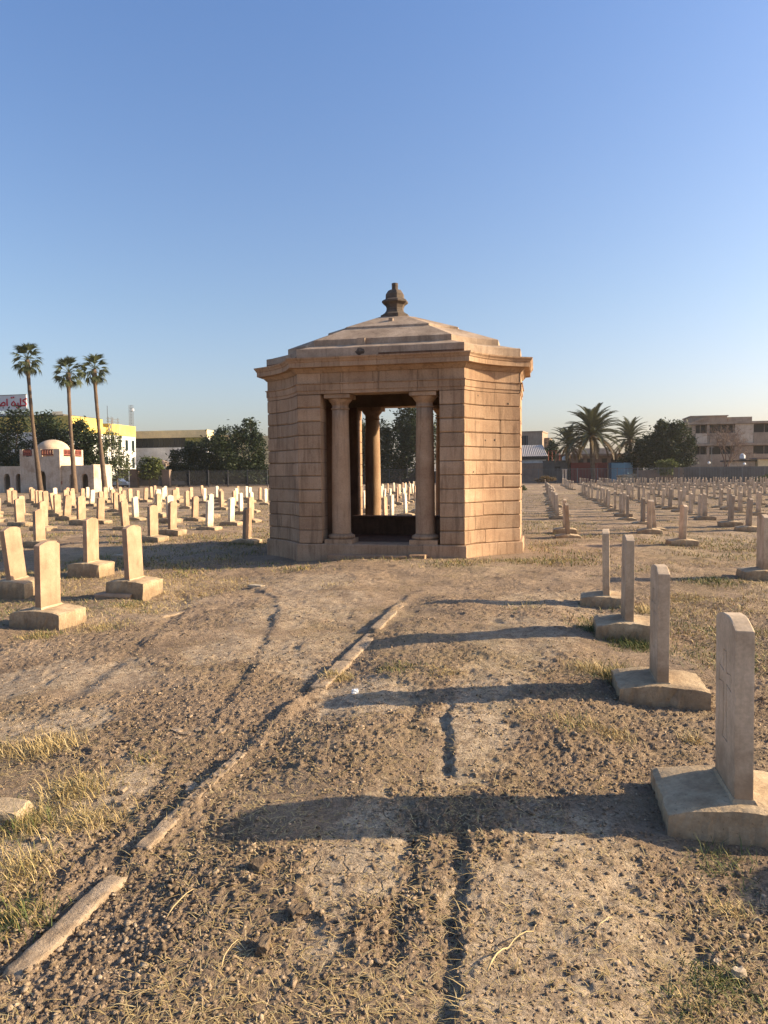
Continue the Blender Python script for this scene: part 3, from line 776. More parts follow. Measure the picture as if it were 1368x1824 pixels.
# ------------------------------------------------------------------ headstones
def slab_mesh(seed, hh=0.81, wd=0.38, th=0.082, bev=0.006, n=10):
    bm = bmesh.new()
    sag = 0.045
    pts = [(-wd / 2, -0.06), (wd / 2, -0.06)]
    for i in range(n + 1):
        f = 1 - 2 * i / n
        pts.append((wd / 2 * f, hh - sag * f * f))
    a = [bm.verts.new((th / 2, p[0], p[1])) for p in pts]
    f = bm.faces.new(a)
    r = bmesh.ops.extrude_face_region(bm, geom=[f])
    bmesh.ops.translate(bm, verts=[v for v in r['geom'] if isinstance(v, bmesh.types.BMVert)], vec=(-th, 0, 0))
    bmesh.ops.recalc_face_normals(bm, faces=bm.faces)
    if bev:
        ed = [e for e in bm.edges if len(e.link_faces) == 2 and e.calc_face_angle(0) > 0.6]
        bmesh.ops.bevel(bm, geom=ed, offset=bev, segments=2, affect='EDGES', profile=0.6)
    r_ = random.Random(seed)
    if seed:
        for v in bm.verts:
            v.co.x += r_.uniform(-.0012, .0012); v.co.z += r_.uniform(-.0015, .0015)
    me = bpy.data.meshes.new('stone_slab'); bm.to_mesh(me); bm.free()
    return me
def plinth_mesh(seed, lx=0.62, ly=0.53, top=0.21, dome=0.03, nx=14, ny=11, nzz=4, er=0.0045):
    r_ = np.random.RandomState(seed)
    mb = MB()
    def hgt(x, y):
        return top - dome * (2 * x / lx) ** 2 + 0.006 * float(vnoise(x * 1.0 + seed, y, 0.12, seed))
    idx = {}
    def P(x, y, z, rough):
        k = (round(x, 4), round(y, 4), round(z, 4))
        if k not in idx:
            j = rough * r_.randn(3)
            lump = rough * 1.4 * float(vnoise(x * 3 + z * 5 + seed, y * 3 - z * 4, 0.25, seed + 3))
            sc = 1 + lump
            idx[k] = len(mb.v); mb.v.append((x * sc + j[0], y * sc + j[1], z + j[2] * 0.6))
        return idx[k]
    xs = [lx * (i / nx - 0.5) for i in range(nx + 1)]; ys = [ly * (i / ny - 0.5) for i in range(ny + 1)]
    def tp(i, j):
        edge = i in (0, nx) or j in (0, ny)
        return P(xs[i], ys[j], hgt(xs[i], ys[j]) - (0.008 if edge else 0), er if edge else 0.001)
    for i in range(nx):
        for j in range(ny):
            mb.f.append((tp(i, j), tp(i + 1, j), tp(i + 1, j + 1), tp(i, j + 1)))
    ring = [(i, 0) for i in range(nx)] + [(nx, j) for j in range(ny)] + [(i, ny) for i in range(nx, 0, -1)] + [(0, j) for j in range(ny, 0, -1)]
    lv = [tp(i, j) for i, j in ring]
    for k in range(1, nzz + 1):
        f = k / nzz
        nl = []
        for i, j in ring:
            z0 = hgt(xs[i], ys[j]) - 0.008
            nl.append(P(xs[i] * (1 + 0.01 * f), ys[j] * (1 + 0.01 * f), z0 + (-0.25 - z0) * f + 1e-3 * k, er * 1.4))
        for q in range(len(ring)):
            q2 = (q + 1) % len(ring)
            mb.f.append((lv[q2], lv[q], nl[q], nl[q2]))
        lv = nl
    return mb.mesh('plinth')
SLABS = [slab_mesh(1), slab_mesh(2, 0.80), slab_mesh(3, 0.82)]
SLABF = [slab_mesh(0, 0.81, bev=0, n=4), slab_mesh(0, 0.79, bev=0, n=4)]
PLN = [plinth_mesh(s) for s in (1, 2, 3, 4)] + [plinth_mesh(5, 0.68, 0.54, 0.20, 0.045, 24, 18, 6, 0.0025)]
PLF = [plinth_mesh(7 + s, nx=4, ny=3, nzz=1, dome=0.05, er=0.008) for s in range(3)]
collar_mb = MB().add([(-0.075, -0.225, 0.165), (0.075, -0.225, 0.165), (0.075, 0.225, 0.165), (-0.075, 0.225, 0.165), (-0.05, -0.198, 0.205), (0.05, -0.198, 0.205), (0.05, 0.198, 0.205), (-0.05, 0.198, 0.205)],
                     [(0, 1, 5, 4), (1, 2, 6, 5), (2, 3, 7, 6), (3, 0, 4, 7), (4, 5, 6, 7)])
COLLAR = collar_mb.mesh('mortar_collar')
# carved cross: the near two stones show it; cut as real grooves into their left face
def carved_slab(name):
    base = slab_mesh(4)
    o = obj('cut_source', base)
    mb = MB()
    g, dp = 0.007, 0.006
    x0, x1 = -0.041 - 0.02, -0.041 + dp
    a, t_, arm, z0, zb, zt, zm = 0.028, 0.05, 0.115, 0.20, 0.24, 0.63, 0.50
    outline = [(-0.05, z0), (0.05, z0), (a, zb), (a, zm - a), (arm, zm - a - .012), (arm, zm + a + .012), (a, zm + a), (a, zt), (-a, zt), (-a, zm + a), (-arm, zm + a + .012), (-arm, zm - a - .012), (-a, zm - a), (-a, zb)]
    for (y0_, z0_), (y1_, z1_) in zip(outline, outline[1:] + outline[:1]):
        d = Vector((y1_ - y0_, z1_ - z0_)); l = d.length; d.normalize(); n_ = Vector((-d.y, d.x)) * g / 2
        e = d * g / 2
        q = [Vector((y0_, z0_)) - e - n_, Vector((y1_, z1_)) + e - n_, Vector((y1_, z1_)) + e + n_, Vector((y0_, z0_)) - e + n_]
        mb.add([(x0, p.x, p.y) for p in q] + [(x1, p.x, p.y) for p in q], [(3, 2, 1, 0), (4, 5, 6, 7), (0, 1, 5, 4), (1, 2, 6, 5), (2, 3, 7, 6), (3, 0, 4, 7)])
    cut = obj('cut_tool', mb.mesh('cut_tool'))
    bm = bmesh.new(); bm.from_mesh(cut.data); bmesh.ops.recalc_face_normals(bm, faces=bm.faces); bm.to_mesh(cut.data); bm.free()
    md = o.modifiers.new('cut', 'BOOLEAN'); md.operation = 'DIFFERENCE'; md.object = cut; md.solver = 'EXACT'; md.use_self = True
    dg = bpy.context.evaluated_depsgraph_get()
    me = bpy.data.meshes.new_from_object(o.evaluated_get(dg))
    me.name = name
    bpy.data.objects.remove(o); bpy.data.objects.remove(cut)
    return me
CARVED = carved_slab('stone_slab')
if len(CARVED.polygons) < 40: CARVED = SLABS[0]

rs = random.Random(5)
stones = []
def headstone(w, t, label, group, mat='buff', detail=2, carved=False, sunk=0.0, lean=None, pl=None, rot=None):
    c = L(w, t)
    z = (hz(c.x, c.y) if t < 40 else 0.0) - sunk
    root = thing('headstone', label, 'headstone', (c.x, c.y, z), RZ + (R(rs.uniform(-4, 4)) if rot is None else R(rot)), group)
    lx, ly = lean if lean else (R(rs.gauss(0, 1.6)), R(rs.gauss(0, 2.0) + (rs.choice((-6, 5, 7)) if rs.random() < 0.06 else 0)))
    if detail == 2:
        pm = PLN[pl if pl is not None else rs.randrange(4)]
        p_ = obj('plinth', pm, None, root)
        s_ = obj('stone_slab', CARVED if carved else rs.choice(SLABS), None, root, (0, 0, 0.195))
        k_ = obj('mortar_collar', COLLAR, None, s_, (0, 0, -0.18))
        if not k_.data.materials: k_.data.materials.append(M['lump'])
    else:
        p_ = obj('plinth', rs.choice(PLF), None, root)
        s_ = obj('stone_slab', rs.choice(SLABF), None, root, (0, 0, 0.195))
    if group == GN and w > 0: root.location.z -= 0.035; s_.location.z += 0.035; k_.location.z -= 0.042; k_.scale = (0.9, 0.97, 1)
    s_.rotation_euler = (lx, ly, 0)
    for o, mm in ((p_, M['plinth']), (s_, M[mat])):
        if not o.data.materials: o.data.materials.append(M['plinth'])
        o.material_slots[0].link = 'OBJECT'
        o.material_slots[0].material = mm
    stones.append((c.x, c.y))
    return root
GN, GL, GR, GB = 'headstones along the near path', 'headstones in the left burial field', 'headstones in the right burial field', 'headstones behind the pavilion'
headstone(0.925, 3.74, 'nearest grey headstone with carved cross on a broad plinth at the right edge', GN, 'grey', carved=True, pl=4, lean=(0, R(-0.5)), rot=0)
headstone(0.875, 5.66, 'second nearest grey headstone with carved cross in the row leading to the pavilion', GN, 'grey', carved=True, pl=0, lean=(0, 0), rot=0)
headstone(0.87, 7.62, 'third grey headstone of the right row, plinth fringed by deep green grass', GN, 'grey', pl=1, lean=(0, R(0.4)), rot=0)
headstone(0.84, 9.62, 'slim fourth grey headstone of the right row, flared mortar foot', GN, 'grey', pl=2, lean=(0, R(-0.8)), rot=-4)
headstone(3.40, 12.25, 'lone grey headstone cut by the right picture edge on open ground', GN, 'grey', pl=3, lean=(0, 0), rot=0)
headstone(3.25, 3.75, 'grey headstone just beyond the right picture edge, shading the lower right soil', GN, 'grey', pl=3, lean=(0, 0), rot=0)
headstone(-5.96, 7.93, 'nearest left headstone, sunlit buff, on a wide domed concrete plinth', GN, 'buff', pl=4, lean=(0, R(0.6)), rot=0, sunk=-0.06)
headstone(-7.86, 9.75, 'leaning buff headstone at the left picture edge with rough dark plinth', GN, 'buff', pl=1, lean=(R(3), R(-4.5)), rot=3, sunk=-0.06)
headstone(-5.98, 9.94, 'sunlit buff headstone with broken front plinth corner, second from the left path', GN, 'buff', pl=2, lean=(R(0.5), R(-1.5)), rot=-2, sunk=-0.06)
headstone(-8.02, 11.9, 'shaded grey brown headstone standing inside the pavilion shadow', GN, 'buff', pl=3, lean=(0, R(0.6)), rot=2, sunk=-0.06)
ORD = ['first', 'second', 'third', 'fourth', 'fifth', 'sixth', 'seventh', 'eighth', 'ninth', 'tenth', 'eleventh', 'twelfth', 'thirteenth', 'fourteenth', 'fifteenth', 'sixteenth', 'seventeenth', 'eighteenth', 'nineteenth', 'twentieth']
def visible(w, t, pad=20):
    p = L(w, t); v = CAM_ROT.to_3x3().transposed() @ Vector((p.x, p.y, 0.5 - CAM_H))
    px, py = PW / 2 + FPX * v.x / -v.z, PH / 2 - FPX * v.y / -v.z
    return px, (-pad < px < PW + pad)
cand = []
def row(side, k, w, ts, mat_p):
    n = 0
    for t in ts:
        ww = w + rs.gauss(0, 0.07)
        px, ok = visible(ww, t)
        if not ok: continue
        if side != 'back' and 477 < px < 925 and t > 18: continue
        if side == 'back' and not 618 < px < 752: continue
        cand.append((side, k, n, ww, t, mat_p)); n += 1
def ser(t0, t1, miss, st=2.0, extra=()):
    out, t = list(extra), t0
    while t < t1:
        if rs.random() > miss: out.append(t + rs.uniform(-0.15, 0.15))
        t += st
    return out
# right of the pavilion
for k in range(19):
    w = 0.68 if k == 0 else 3.2 + (k - 1) * 2.48
    if k == 0: ts = [19.5, 20.9] + ser(25.2, 62, 0.1, 1.9) + [73.0, 88]
    elif k == 1: ts = [17.7, 20.9, 22.3, 25.0, 26.9, 28.9, 30.8, 32.6] + ser(34.8, 60, 0.08) + ser(72, 104, 0.15)
    elif k == 2: ts = [22.1, 23.8, 27.2, 28.4] + ser(30.3, 60, 0.1) + ser(71, 106, 0.12)
    else: ts = ser(20.0 + (k * 0.7) % 1.9, 61, 0.13) + ser(70, 108, 0.10)
    row('right', k, w, ts, 0.0)
# left field
for k in range(20):
    w = [-7.4, -10.0, -12.7, -15.25, -17.6][k] if k < 5 else -17.6 - (k - 4) * 2.45
    if k == 0: ts = [17.45, 19.45] + ser(21.5, 80, 0.12)
    elif k == 1: ts = [17.5, 18.8, 20.8, 22.8, 24.3] + ser(26.3, 80, 0.25)
    elif k == 2: ts = [16.6, 21.0, 23.5] + ser(25.3, 80, 0.3)
    elif k == 3: ts = [20.3, 22.4, 23.3] + ser(25.4, 78, 0.32)
    elif k == 4: ts = [20.1, 22.2] + ser(24.5, 70, 0.25)
    else: ts = ser(19.5 + (k * 0.8) % 1.9, 54 if k < 12 else 44, 0.36)
    row('left', k, w, ts, 0.45)
for k in range(16):
    row('back', k, -12.4 + k * 2.45, ser(24 + (k % 3) * 0.5, 88, 0.08), 0.6)
cand.sort(key=lambda q: q[4])
NTH = 289
far_v, far_f = [], []
for i, (side, k, n, w, t, mp) in enumerate(cand):
    if side == 'right':
        rn = ('row running just right of the pavilion' if k == 0 else f'{ORD[k]} row right of the pavilion') if k < 9 else None
        mat = 'grey' if rs.random() < 0.78 else 'tanstone'; grp = GR
    elif side == 'left':
        rn = ('row nearest the pavilion on its left' if k == 0 else f'{ORD[k]} row left of the pavilion') if k < 9 else None
        mat = 'white' if (rs.random() < 0.40 and t > 17.5 and n > 1) else 'buff'; grp = GL
    else:
        rn = None; mat = 'white' if rs.random() < 0.6 else 'buff'; grp = GB
    cw = {'grey': 'grey', 'buff': 'buff', 'white': 'whitish', 'tanstone': 'tan'}[mat]
    if i < NTH:
        if rn and n < 20 and t < 58: lab = f'{cw} headstone, {ORD[n]} from the near end of the {rn}'
        elif side == 'right': lab = f'distant {cw} headstone in the close ranks of the right burial field'
        elif side == 'left': lab = f'distant {cw} headstone in the sunlit ranks of the left burial field'
        else: lab = f'sunlit {cw} headstone seen through the pavilion opening'
        hs_ = headstone(w, t, lab, grp, mat, 2 if t < 24 else 1, sunk=rs.uniform(0.05, 0.14) if side == 'right' else rs.uniform(0.0, 0.10))
        if rs.random() < 0.05 and n > 2: hs_.children[1].scale.z = rs.uniform(0.55, 0.8)
    else:
        c = L(w, t)
        for me, dz in ((rs.choice(SLABF), 0.16), (rs.choice(PLF), 0.0)):
            b0 = len(far_v)
            a = RZ + R(rs.uniform(-4, 4))
            ca, sa = math.cos(a), math.sin(a)
            far_v += [(c.x + v.co.x * ca - v.co.y * sa, c.y + v.co.x * sa + v.co.y * ca, v.co.z + dz) for v in me.vertices]
            far_f += [tuple(q + b0 for q in p.vertices) for p in me.polygons]
print('headstones', len(cand) + 10)
if far_v:
    o = obj('far_headstones', MB().add(far_v, far_f).mesh('far_headstones'), M['grey'])
    tag(o, 'farthest small headstones before the boundary fence', 'headstones', kind='stuff')

# ------------------------------------------------------------------ kerb stones and odd bits on the ground
def kerb(t0, t1, top, label, wd=0.115, w=KERB_W, seed=1):
    r_ = np.random.RandomState(seed)
    n = max(8, int((t1 - t0) / 0.03)); prof = [(-0.5, -0.12), (-0.5, 0.45), (-0.47, 0.9), (-0.40, 1.0), (-0.1, 1.0), (0.2, 1.0), (0.42, 0.97), (0.5, 0.8), (0.52, 0.4), (0.52, -0.12)]
    c = L(w, (t0 + t1) / 2); mb = MB(); vs = []
    base = hz(c.x, c.y)
    for i in range(n + 1):
        f = i / n; y = (f - 0.5) * (t1 - t0)
        taper = 1 - 0.25 * max(0, abs(2 * f - 1) - 0.93) / 0.07
        hgt = top * taper * (1 - 0.10 * float(vnoise(y, 0, 0.3, seed)))
        for a, b_ in prof:
            g_ = 0.0016 * r_.randn() if b_ > 0 else 0
            vs.append((a * wd * (1 + 0.06 * float(vnoise(y, a, 0.12, seed + 2))) + g_, y + (0.002 * r_.randn() if 0 < i < n else 0.006 * r_.randn()), (hgt * b_ if b_ > 0 else -0.1) + 0.003 * r_.randn()))
    m = len(prof)
    fs = [(i * m + k, i * m + (k + 1) % m, (i + 1) * m + (k + 1) % m, (i + 1) * m + k) for i in range(n) for k in range(m)]
    fs = [f[::-1] for f in fs]
    fs += [tuple(range(m)), tuple(range(n * m + m - 1, n * m - 1, -1))]
    mb.add(vs, fs)
    o = mb.build('kerb_stone', M['kerb'], None, True, (c.x, c.y, base), RZ)
    tag(o, label, 'kerb stone', 'concrete kerb stones edging the path')
kerb(2.03, 2.66, 0.036, 'nearest long kerb stone standing clear of the soil at the lower left', 0.088, seed=1)
kerb(2.84, 3.23, 0.016, 'half buried crumbling kerb stone just beyond the nearest long one', 0.07, seed=2)
kerb(3.24, 3.95, 0.014, 'low earth covered kerb stone where the broad near shadow ends', 0.065, seed=3)
kerb(5.45, 6.28, 0.016, 'pale kerb stone nearly flush with the soil below the golden tuft', 0.13, seed=4)
kerb(6.32, 7.42, 0.040, 'pale far kerb stone raised in the middle of the path', 0.13, seed=5)
kerb(7.5, 8.9, 0.022, 'flush broken kerb stone running on from the far one toward the pavilion', 0.11, seed=6)

def chunk(name, label, cat, w, t, sx, sy, sz, mat, seed, rot=0, dz=0.0, n=3, rough=0.10):
    bm = bmesh.new(); bmesh.ops.create_cube(bm, size=1.0)
    bmesh.ops.subdivide_edges(bm, edges=bm.edges[:], cuts=n, use_grid_fill=True)
    r_ = random.Random(seed)
    for v in bm.verts:
        q = v.co.copy(); ln = max(abs(q.x), abs(q.y), abs(q.z))
        s_ = 1 - 0.16 * (q.length / 0.87) ** 4
        v.co = Vector((q.x * sx * s_, q.y * sy * s_, q.z * sz * s_)) + Vector((r_.gauss(0, rough * sx * 0.25), r_.gauss(0, rough * sy * 0.25), r_.gauss(0, rough * sz * 0.25)))
    me = bpy.data.meshes.new(name); bm.to_mesh(me); bm.free()
    c = L(w, t)
    o = obj(name, me, mat, None, (c.x, c.y, hz(c.x, c.y) + dz), RZ + R(rot))
    return tag(o, label, cat)
chunk('concrete_lump', 'broken concrete lump at the left picture edge with sunlit right end', 'concrete lump', -2.70, 3.08, 0.42, 0.17, 0.11, M['lump'], 3, 8, 0.03, 5, 0.07)
chunk('fallen_slab', 'flat fallen slab behind the nearest left headstone', 'stone slab', -6.15, 9.75, 0.62, 0.30, 0.10, M['buff'], 4, 0, 0.03)
chunk('fallen_slab', 'pale flat stone lying farther back in the left field near the tall headstones', 'stone slab', -9.2, 14.9, 0.5, 0.3, 0.07, M['white'], 5, 10, 0.02)
chunk('flat_stone', 'small pale flat stone in the pavilion shadow edge on the path', 'stone', -4.35, 10.75, 0.26, 0.12, 0.05, M['white'], 6, -10, 0.015)
chunk('flat_stone', 'thin pale strip of stone sunk in the path left of the rut', 'stone', -4.6, 8.75, 0.10, 0.7, 0.05, M['kerb'], 16, -24, 0.0)
for i, (w, t, s_) in enumerate([(-2.20, 4.38, 0.055), (-2.25, 4.30, 0.06), (-2.33, 4.34, 0.07), (-2.27, 4.22, 0.05), (-2.02, 4.36, 0.06), (-2.24, 3.86, 0.06), (-2.18, 3.45, 0.05), (-1.83, 3.55, 0.07), (-1.78, 3.47, 0.06)]):
    lab = ['small pale pebble at the back of the pebble cluster in the left rut', 'middle pale pebble of the cluster in the left rut', 'largest pale pebble of the cluster in the left rut', 'front pebble of the cluster in the left rut', 'pebble right of the cluster, beside the rut wall',
           'grey pebble leaning by the little green tuft in the rut', 'pebble half sunk between the straw and the rut', 'pale stone lying against the buried kerb ridge', 'grey stone lying in front of the kerb ridge'][i]
    o = chunk('pebble', lab, 'pebble', w, t, s_ * 1.3, s_ * 0.8, s_ * 0.55, M['kerb'], 20 + i, rs.uniform(0, 180), 0.008, 2, 0.2)
    o['group'] = 'pebbles by the left rut'
chunk('clod', 'large upright soil clod at the bottom left of centre', 'soil clod', -0.92, 2.28, 0.04, 0.08, 0.05, M['clod'], 41, 10, 0.02, 3, 0.16)
chunk('clod', 'broad broken soil clod behind the upright one near the bottom', 'soil clod', -0.86, 2.48, 0.07, 0.06, 0.04, M['clod'], 42, 40, 0.015, 3, 0.17)
chunk('clod', 'rough clod in the dug soil right of the near kerb stone', 'soil clod', -1.12, 2.75, 0.08, 0.06, 0.045, M['clod'], 43, 70, 0.02, 3, 0.17)
chunk('pale_stone', 'cream coloured stone among green grass at the lower right', 'stone', 0.66, 2.56, 0.045, 0.03, 0.035, M['white'], 51, 20, 0.02, 2, 0.2)
chunk('pale_stone', 'smaller cream stone just left of the other in the lower right grass', 'stone', 0.60, 2.60, 0.028, 0.02, 0.02, M['white'], 52, 50, 0.015, 2, 0.2)
chunk('litter', 'crumpled white plastic scrap at the shadow edge in mid path', 'litter', -1.36, 5.28, 0.045, 0.035, 0.03, M['paper'], 61, 30, 0.015, 2, 0.4)
def twig(label, pts, rad):
    q = []
    for px, py in pts:
        x, y = G(px, py); q.append(Vector((x, y, hz(x, y) + 0.02 + 0.012 * (len(q) % 2))))
    c = q[0].copy(); out = []
    for a, b_ in zip(q, q[1:]):
        out += [a - c, (a + b_) / 2 - c + Vector((0, 0, 0.006))]
    out.append(q[-1] - c)
    o = MB().tube(out, [rad * (1 - 0.6 * i / len(out)) for i in range(len(out))], 5).build('dry_stalk', M['straw_stalk'], None, True, c)
    tag(o, label, 'dry stalk', 'long dry stalks on the soil')
M['straw_stalk'] = flat_mat('straw_stalk', (0.5, 0.37, 0.19))
twig('long curving dry stalk on the pale clay near the bottom right', [(868, 1775), (885, 1745), (905, 1725), (925, 1705), (950, 1690), (955, 1684)], 0.0035)
twig('short straight stalk right of the long curving one', [(1060, 1685), (1078, 1672), (1090, 1660)], 0.003)
twig('pale straight stalk on the dug soil right of the near kerb', [(298, 1655), (320, 1632), (345, 1607)], 0.003)
twig('bent stalk near the bottom centre', [(395, 1760), (402, 1742), (425, 1708)], 0.0025)
# ------------------------------------------------------------------ background: helpers on the site frame
def rho(px):
    d = ray(px, 845)
    w, t = WT(d.x, d.y)
    return w / t
def Wp(px, t): return rho(px) * t
def Tp(px0, t0, px1): return t0 * rho(px0) / rho(px1)      # where the line w = const through (px0, t0) is seen at px1
def at_site(px, t): return L(Wp(px, t), t)
# trees
def leaf_quads(lobes, n, size, seed, shell=0.55):
    r = np.random.RandomState(seed)
    lob = np.array(lobes, dtype=float)                     # cx cy cz rx ry rz
    vol = (lob[:, 3] * lob[:, 4] * lob[:, 5]) ** 0.66
    pick = r.choice(len(lob), n, p=vol / vol.sum())
    d = r.randn(n, 3); d /= np.linalg.norm(d, axis=1)[:, None]
    rad = (shell + (1 - shell) * r.rand(n)) * (1 + 0.13 * r.randn(n))
    c = lob[pick, :3] + d * rad[:, None] * lob[pick, 3:]
    cl = 0.5 * size * r.randn(n, 3)
    c = c + cl
    a = r.randn(n, 3); a[:, 2] *= 0.6; a += d * 0.5; a /= np.linalg.norm(a, axis=1)[:, None]
    b = np.cross(a, r.randn(n, 3)); b /= np.linalg.norm(b, axis=1)[:, None]
    s = size * (0.5 + r.rand(n))[:, None]
    V = np.stack([c - a * s, c + b * s * 0.42, c + a * s, c - b * s * 0.42], 1)
    return V.reshape(-1, 3), np.arange(n * 4).reshape(n, 4)
def tree(name, label, px, t, lobes_px, n, mat, leaf=0.22, seed=1, base_z=0.0, group='trees round the burial ground', trunk_r=0.22, ybot=None, sub=4):
    """lobes_px: (px, py, rx_px, rz_px) ellipses as seen in the picture; depth radius = rx"""
    o = at_site(px, t)
    root = thing(name, label, 'tree', (o.x, o.y, base_z), RZ, group)
    w0 = Wp(px, t)
    lobes = []
    r_ = random.Random(seed)
    for (lx, ly, rx, rz) in lobes_px:
        w, z = S(lx, ly, t)
        k = abs(S(lx + 1, ly, t)[0] - w)
        lobes.append((w - w0, r_.uniform(-0.3, 0.3) * rx * k, z - base_z, rx * k, rx * k * 0.9, rz * k))
    allv = list(lobes)
    for l in lobes:                                        # uneven outline: small lobes on the big ones
        for _ in range(sub):
            d = Vector((r_.gauss(0, 1), r_.gauss(0, 1), r_.gauss(0.2, 1))).normalized()
            q = r_.uniform(0.26, 0.48)
            allv.append((l[0] + d.x * l[3] * .82, l[1] + d.y * l[4] * .82, l[2] + d.z * l[5] * .82, l[3] * q, l[4] * q, l[5] * q))
    V, F = leaf_quads(allv, n, leaf, seed)
    V[:, 2] = np.maximum(V[:, 2], 0.25)
    obj('crown', mesh_np('crown', V, F), mat, root)
    mb = MB()
    top = lobes[0]
    fork = max(0.6, min(l[2] - l[5] for l in lobes) + 0.4)
    mb.tube([(0, 0, -0.2), (0.05, 0, fork * 0.5), (0, 0.05, fork)], [trunk_r * 1.2, trunk_r, trunk_r * 0.85], 8)
    for l in lobes:
        e = Vector((l[0], l[1], l[2])); s_ = Vector((0, 0.05, fork))
        mb.tube([s_, s_.lerp(e, 0.5) + Vector((0, 0, 0.2)), e, e + Vector((0.1, 0, l[5] * 0.7))], [trunk_r * .6, trunk_r * .42, trunk_r * .25, 0.03], 6)
    mb.build('trunk', M['bark'], root)
    return root
tree('broad_tree', 'tall dark tree at the left edge below the rooftop sign', 22, 96, [(20, 790, 34, 42), (30, 750, 20, 24), (-15, 780, 30, 45), (5, 830, 40, 28)], 9000, M['leaf'], seed=1)
tree('broad_tree', 'dark tree behind the dome between the two left fan palms', 85, 95, [(85, 775, 30, 34), (72, 752, 16, 18), (102, 790, 24, 34), (62, 820, 28, 30), (105, 830, 30, 26)], 8000, M['leaf'], seed=2)
tree('broad_tree', 'round bushy tree between the second and third fan palm', 150, 94, [(148, 785, 25, 30), (140, 768, 16, 18), (166, 800, 20, 26), (150, 825, 30, 28)], 6500, M['leaf'], seed=3)
tree('feathery_tree', 'loose olive green tree right of the third fan palm beside the white wall', 208, 92, [(200, 805, 22, 28), (222, 820, 18, 26), (205, 838, 26, 20), (196, 785, 12, 16)], 2600, M['leaf2'], leaf=0.17, seed=4, trunk_r=0.13)
tree('small_tree', 'small round bright green tree standing at the gate fence', 266, 100, [(266, 838, 20, 18), (258, 826, 12, 11), (277, 832, 12, 14)], 2600, M['leaf3'], leaf=0.19, seed=5, trunk_r=0.1)
tree('broad_tree', 'low dark tree left of the big dark mass beside the pavilion', 325, 108, [(325, 825, 28, 26), (342, 805, 18, 20), (318, 845, 26, 16)], 6000, M['leaf'], seed=6, trunk_r=0.15)
tree('broad_tree', 'big dark tree left of the pavilion, second in height', 385, 110, [(388, 815, 40, 40), (374, 805, 20, 20), (405, 785, 24, 26), (360, 838, 34, 26), (400, 845, 40, 18)], 12000, M['leaf'], seed=7)
tree('broad_tree', 'tallest dark tree immediately left of the pavilion with a loose pointed top', 440, 112, [(440, 812, 34, 42), (444, 765, 15, 22), (428, 775, 11, 15), (458, 800, 16, 30), (430, 840, 42, 24), (462, 842, 22, 22)], 13000, M['leaf'], seed=8)
tree('broad_tree', 'dark tree behind the pavilion glimpsed past its left column', 640, 128, [(640, 790, 24, 44), (625, 820, 24, 30)], 4500, M['leaf'], seed=9)
tree('broad_tree', 'high tree with dark lobed foliage framed by the pavilion opening', 712, 126, [(728, 755, 26, 48), (708, 795, 30, 44), (672, 795, 28, 50), (740, 805, 30, 42), (690, 830, 34, 26), (655, 820, 24, 34)], 20000, M['leaf'], leaf=0.26, seed=10)
tree('broad_tree', 'tree behind the pavilion seen between its right column and pier', 785, 127, [(782, 780, 22, 44), (800, 815, 26, 30)], 4500, M['leaf2'], seed=11)
tree('broad_tree', 'large dense green tree right of the date palms, sunlit on its right side', 1195, 127, [(1185, 795, 34, 36), (1212, 785, 26, 34), (1160, 800, 26, 34), (1228, 800, 14, 26), (1180, 765, 16, 18), (1205, 760, 14, 14), (1190, 828, 40, 18)], 14000, M['leaf'], seed=12)
tree('broad_tree', 'dark tree between the date palms and the large green tree', 1132, 130, [(1135, 815, 28, 30), (1148, 800, 18, 24), (1115, 830, 22, 18)], 5500, M['leaf'], seed=13)
tree('small_tree', 'small yellow green shrub tree at the fence under the large green tree', 1185, 121, [(1178, 828, 12, 8), (1195, 826, 12, 9), (1187, 838, 16, 10)], 2200, M['leaf3'], leaf=0.16, seed=14, trunk_r=0.07)
tree('broad_tree', 'small dark tree beside the pavilion behind the left date palm', 985, 138, [(985, 800, 12, 14), (978, 812, 14, 16)], 2000, M['leaf'], seed=15, trunk_r=0.12)
def shrub(label, px, t, lobes, n, mat, seed, leaf=0.12):
    r_ = tree('shrub', label, px, t, lobes, n, mat, leaf, seed, group='shrubs along the fence', trunk_r=0.03)
    r_['category'] = 'shrub'
shrub('low dry brown shrub in front of the right fence near the pavilion', 972, 112, [(975, 853, 14, 5), (962, 856, 10, 4)], 1100, M['deadpalm'], 21)
shrub('dusty olive shrub at the foot of the fence at the right picture edge', 1358, 104, [(1358, 855, 13, 8), (1372, 852, 10, 9)], 1200, M['leaf2'], 22)
shrub('dark little bush beside the pavilion wall on open ground', 930, 62, [(929, 872, 7, 8)], 500, M['leaf2'], 23, 0.09)
# bare tree
def bare_tree(px, t, h, seed):
    o = at_site(px, t); root = thing('bare_tree', 'leafless reddish brown tree before the concrete block at the right', 'tree', o, RZ)
    r_ = random.Random(seed); tr, br = MB(), MB()
    def grow(p, d, l, rad, dep):
        q = p + d * l
        (tr if dep == 0 else br).tube([p, p.lerp(q, .5) + Vector((r_.gauss(0, .05), r_.gauss(0, .05), 0)) * l, q], [rad, rad * .85, rad * .7], 5 if dep < 3 else 3)
        if dep >= 6: return
        for _ in range(3 if dep > 0 else 5):
            nd = (d + Vector((r_.gauss(0, .62), r_.gauss(0, .62), r_.gauss(0.02, .35)))).normalized()
            grow(q if dep else p.lerp(q, r_.uniform(.6, 1)), nd, l * r_.uniform(.62, .85), max(rad * .58, 0.012), dep + 1)
    grow(Vector((0, 0, -0.1)), Vector((0.03, 0, 1)), h, 0.2, 0)
    tr.build('trunk', M['twig'], root); br.build('branches', M['twig'], root)
bare_tree(1290, 128, 2.9, 4)

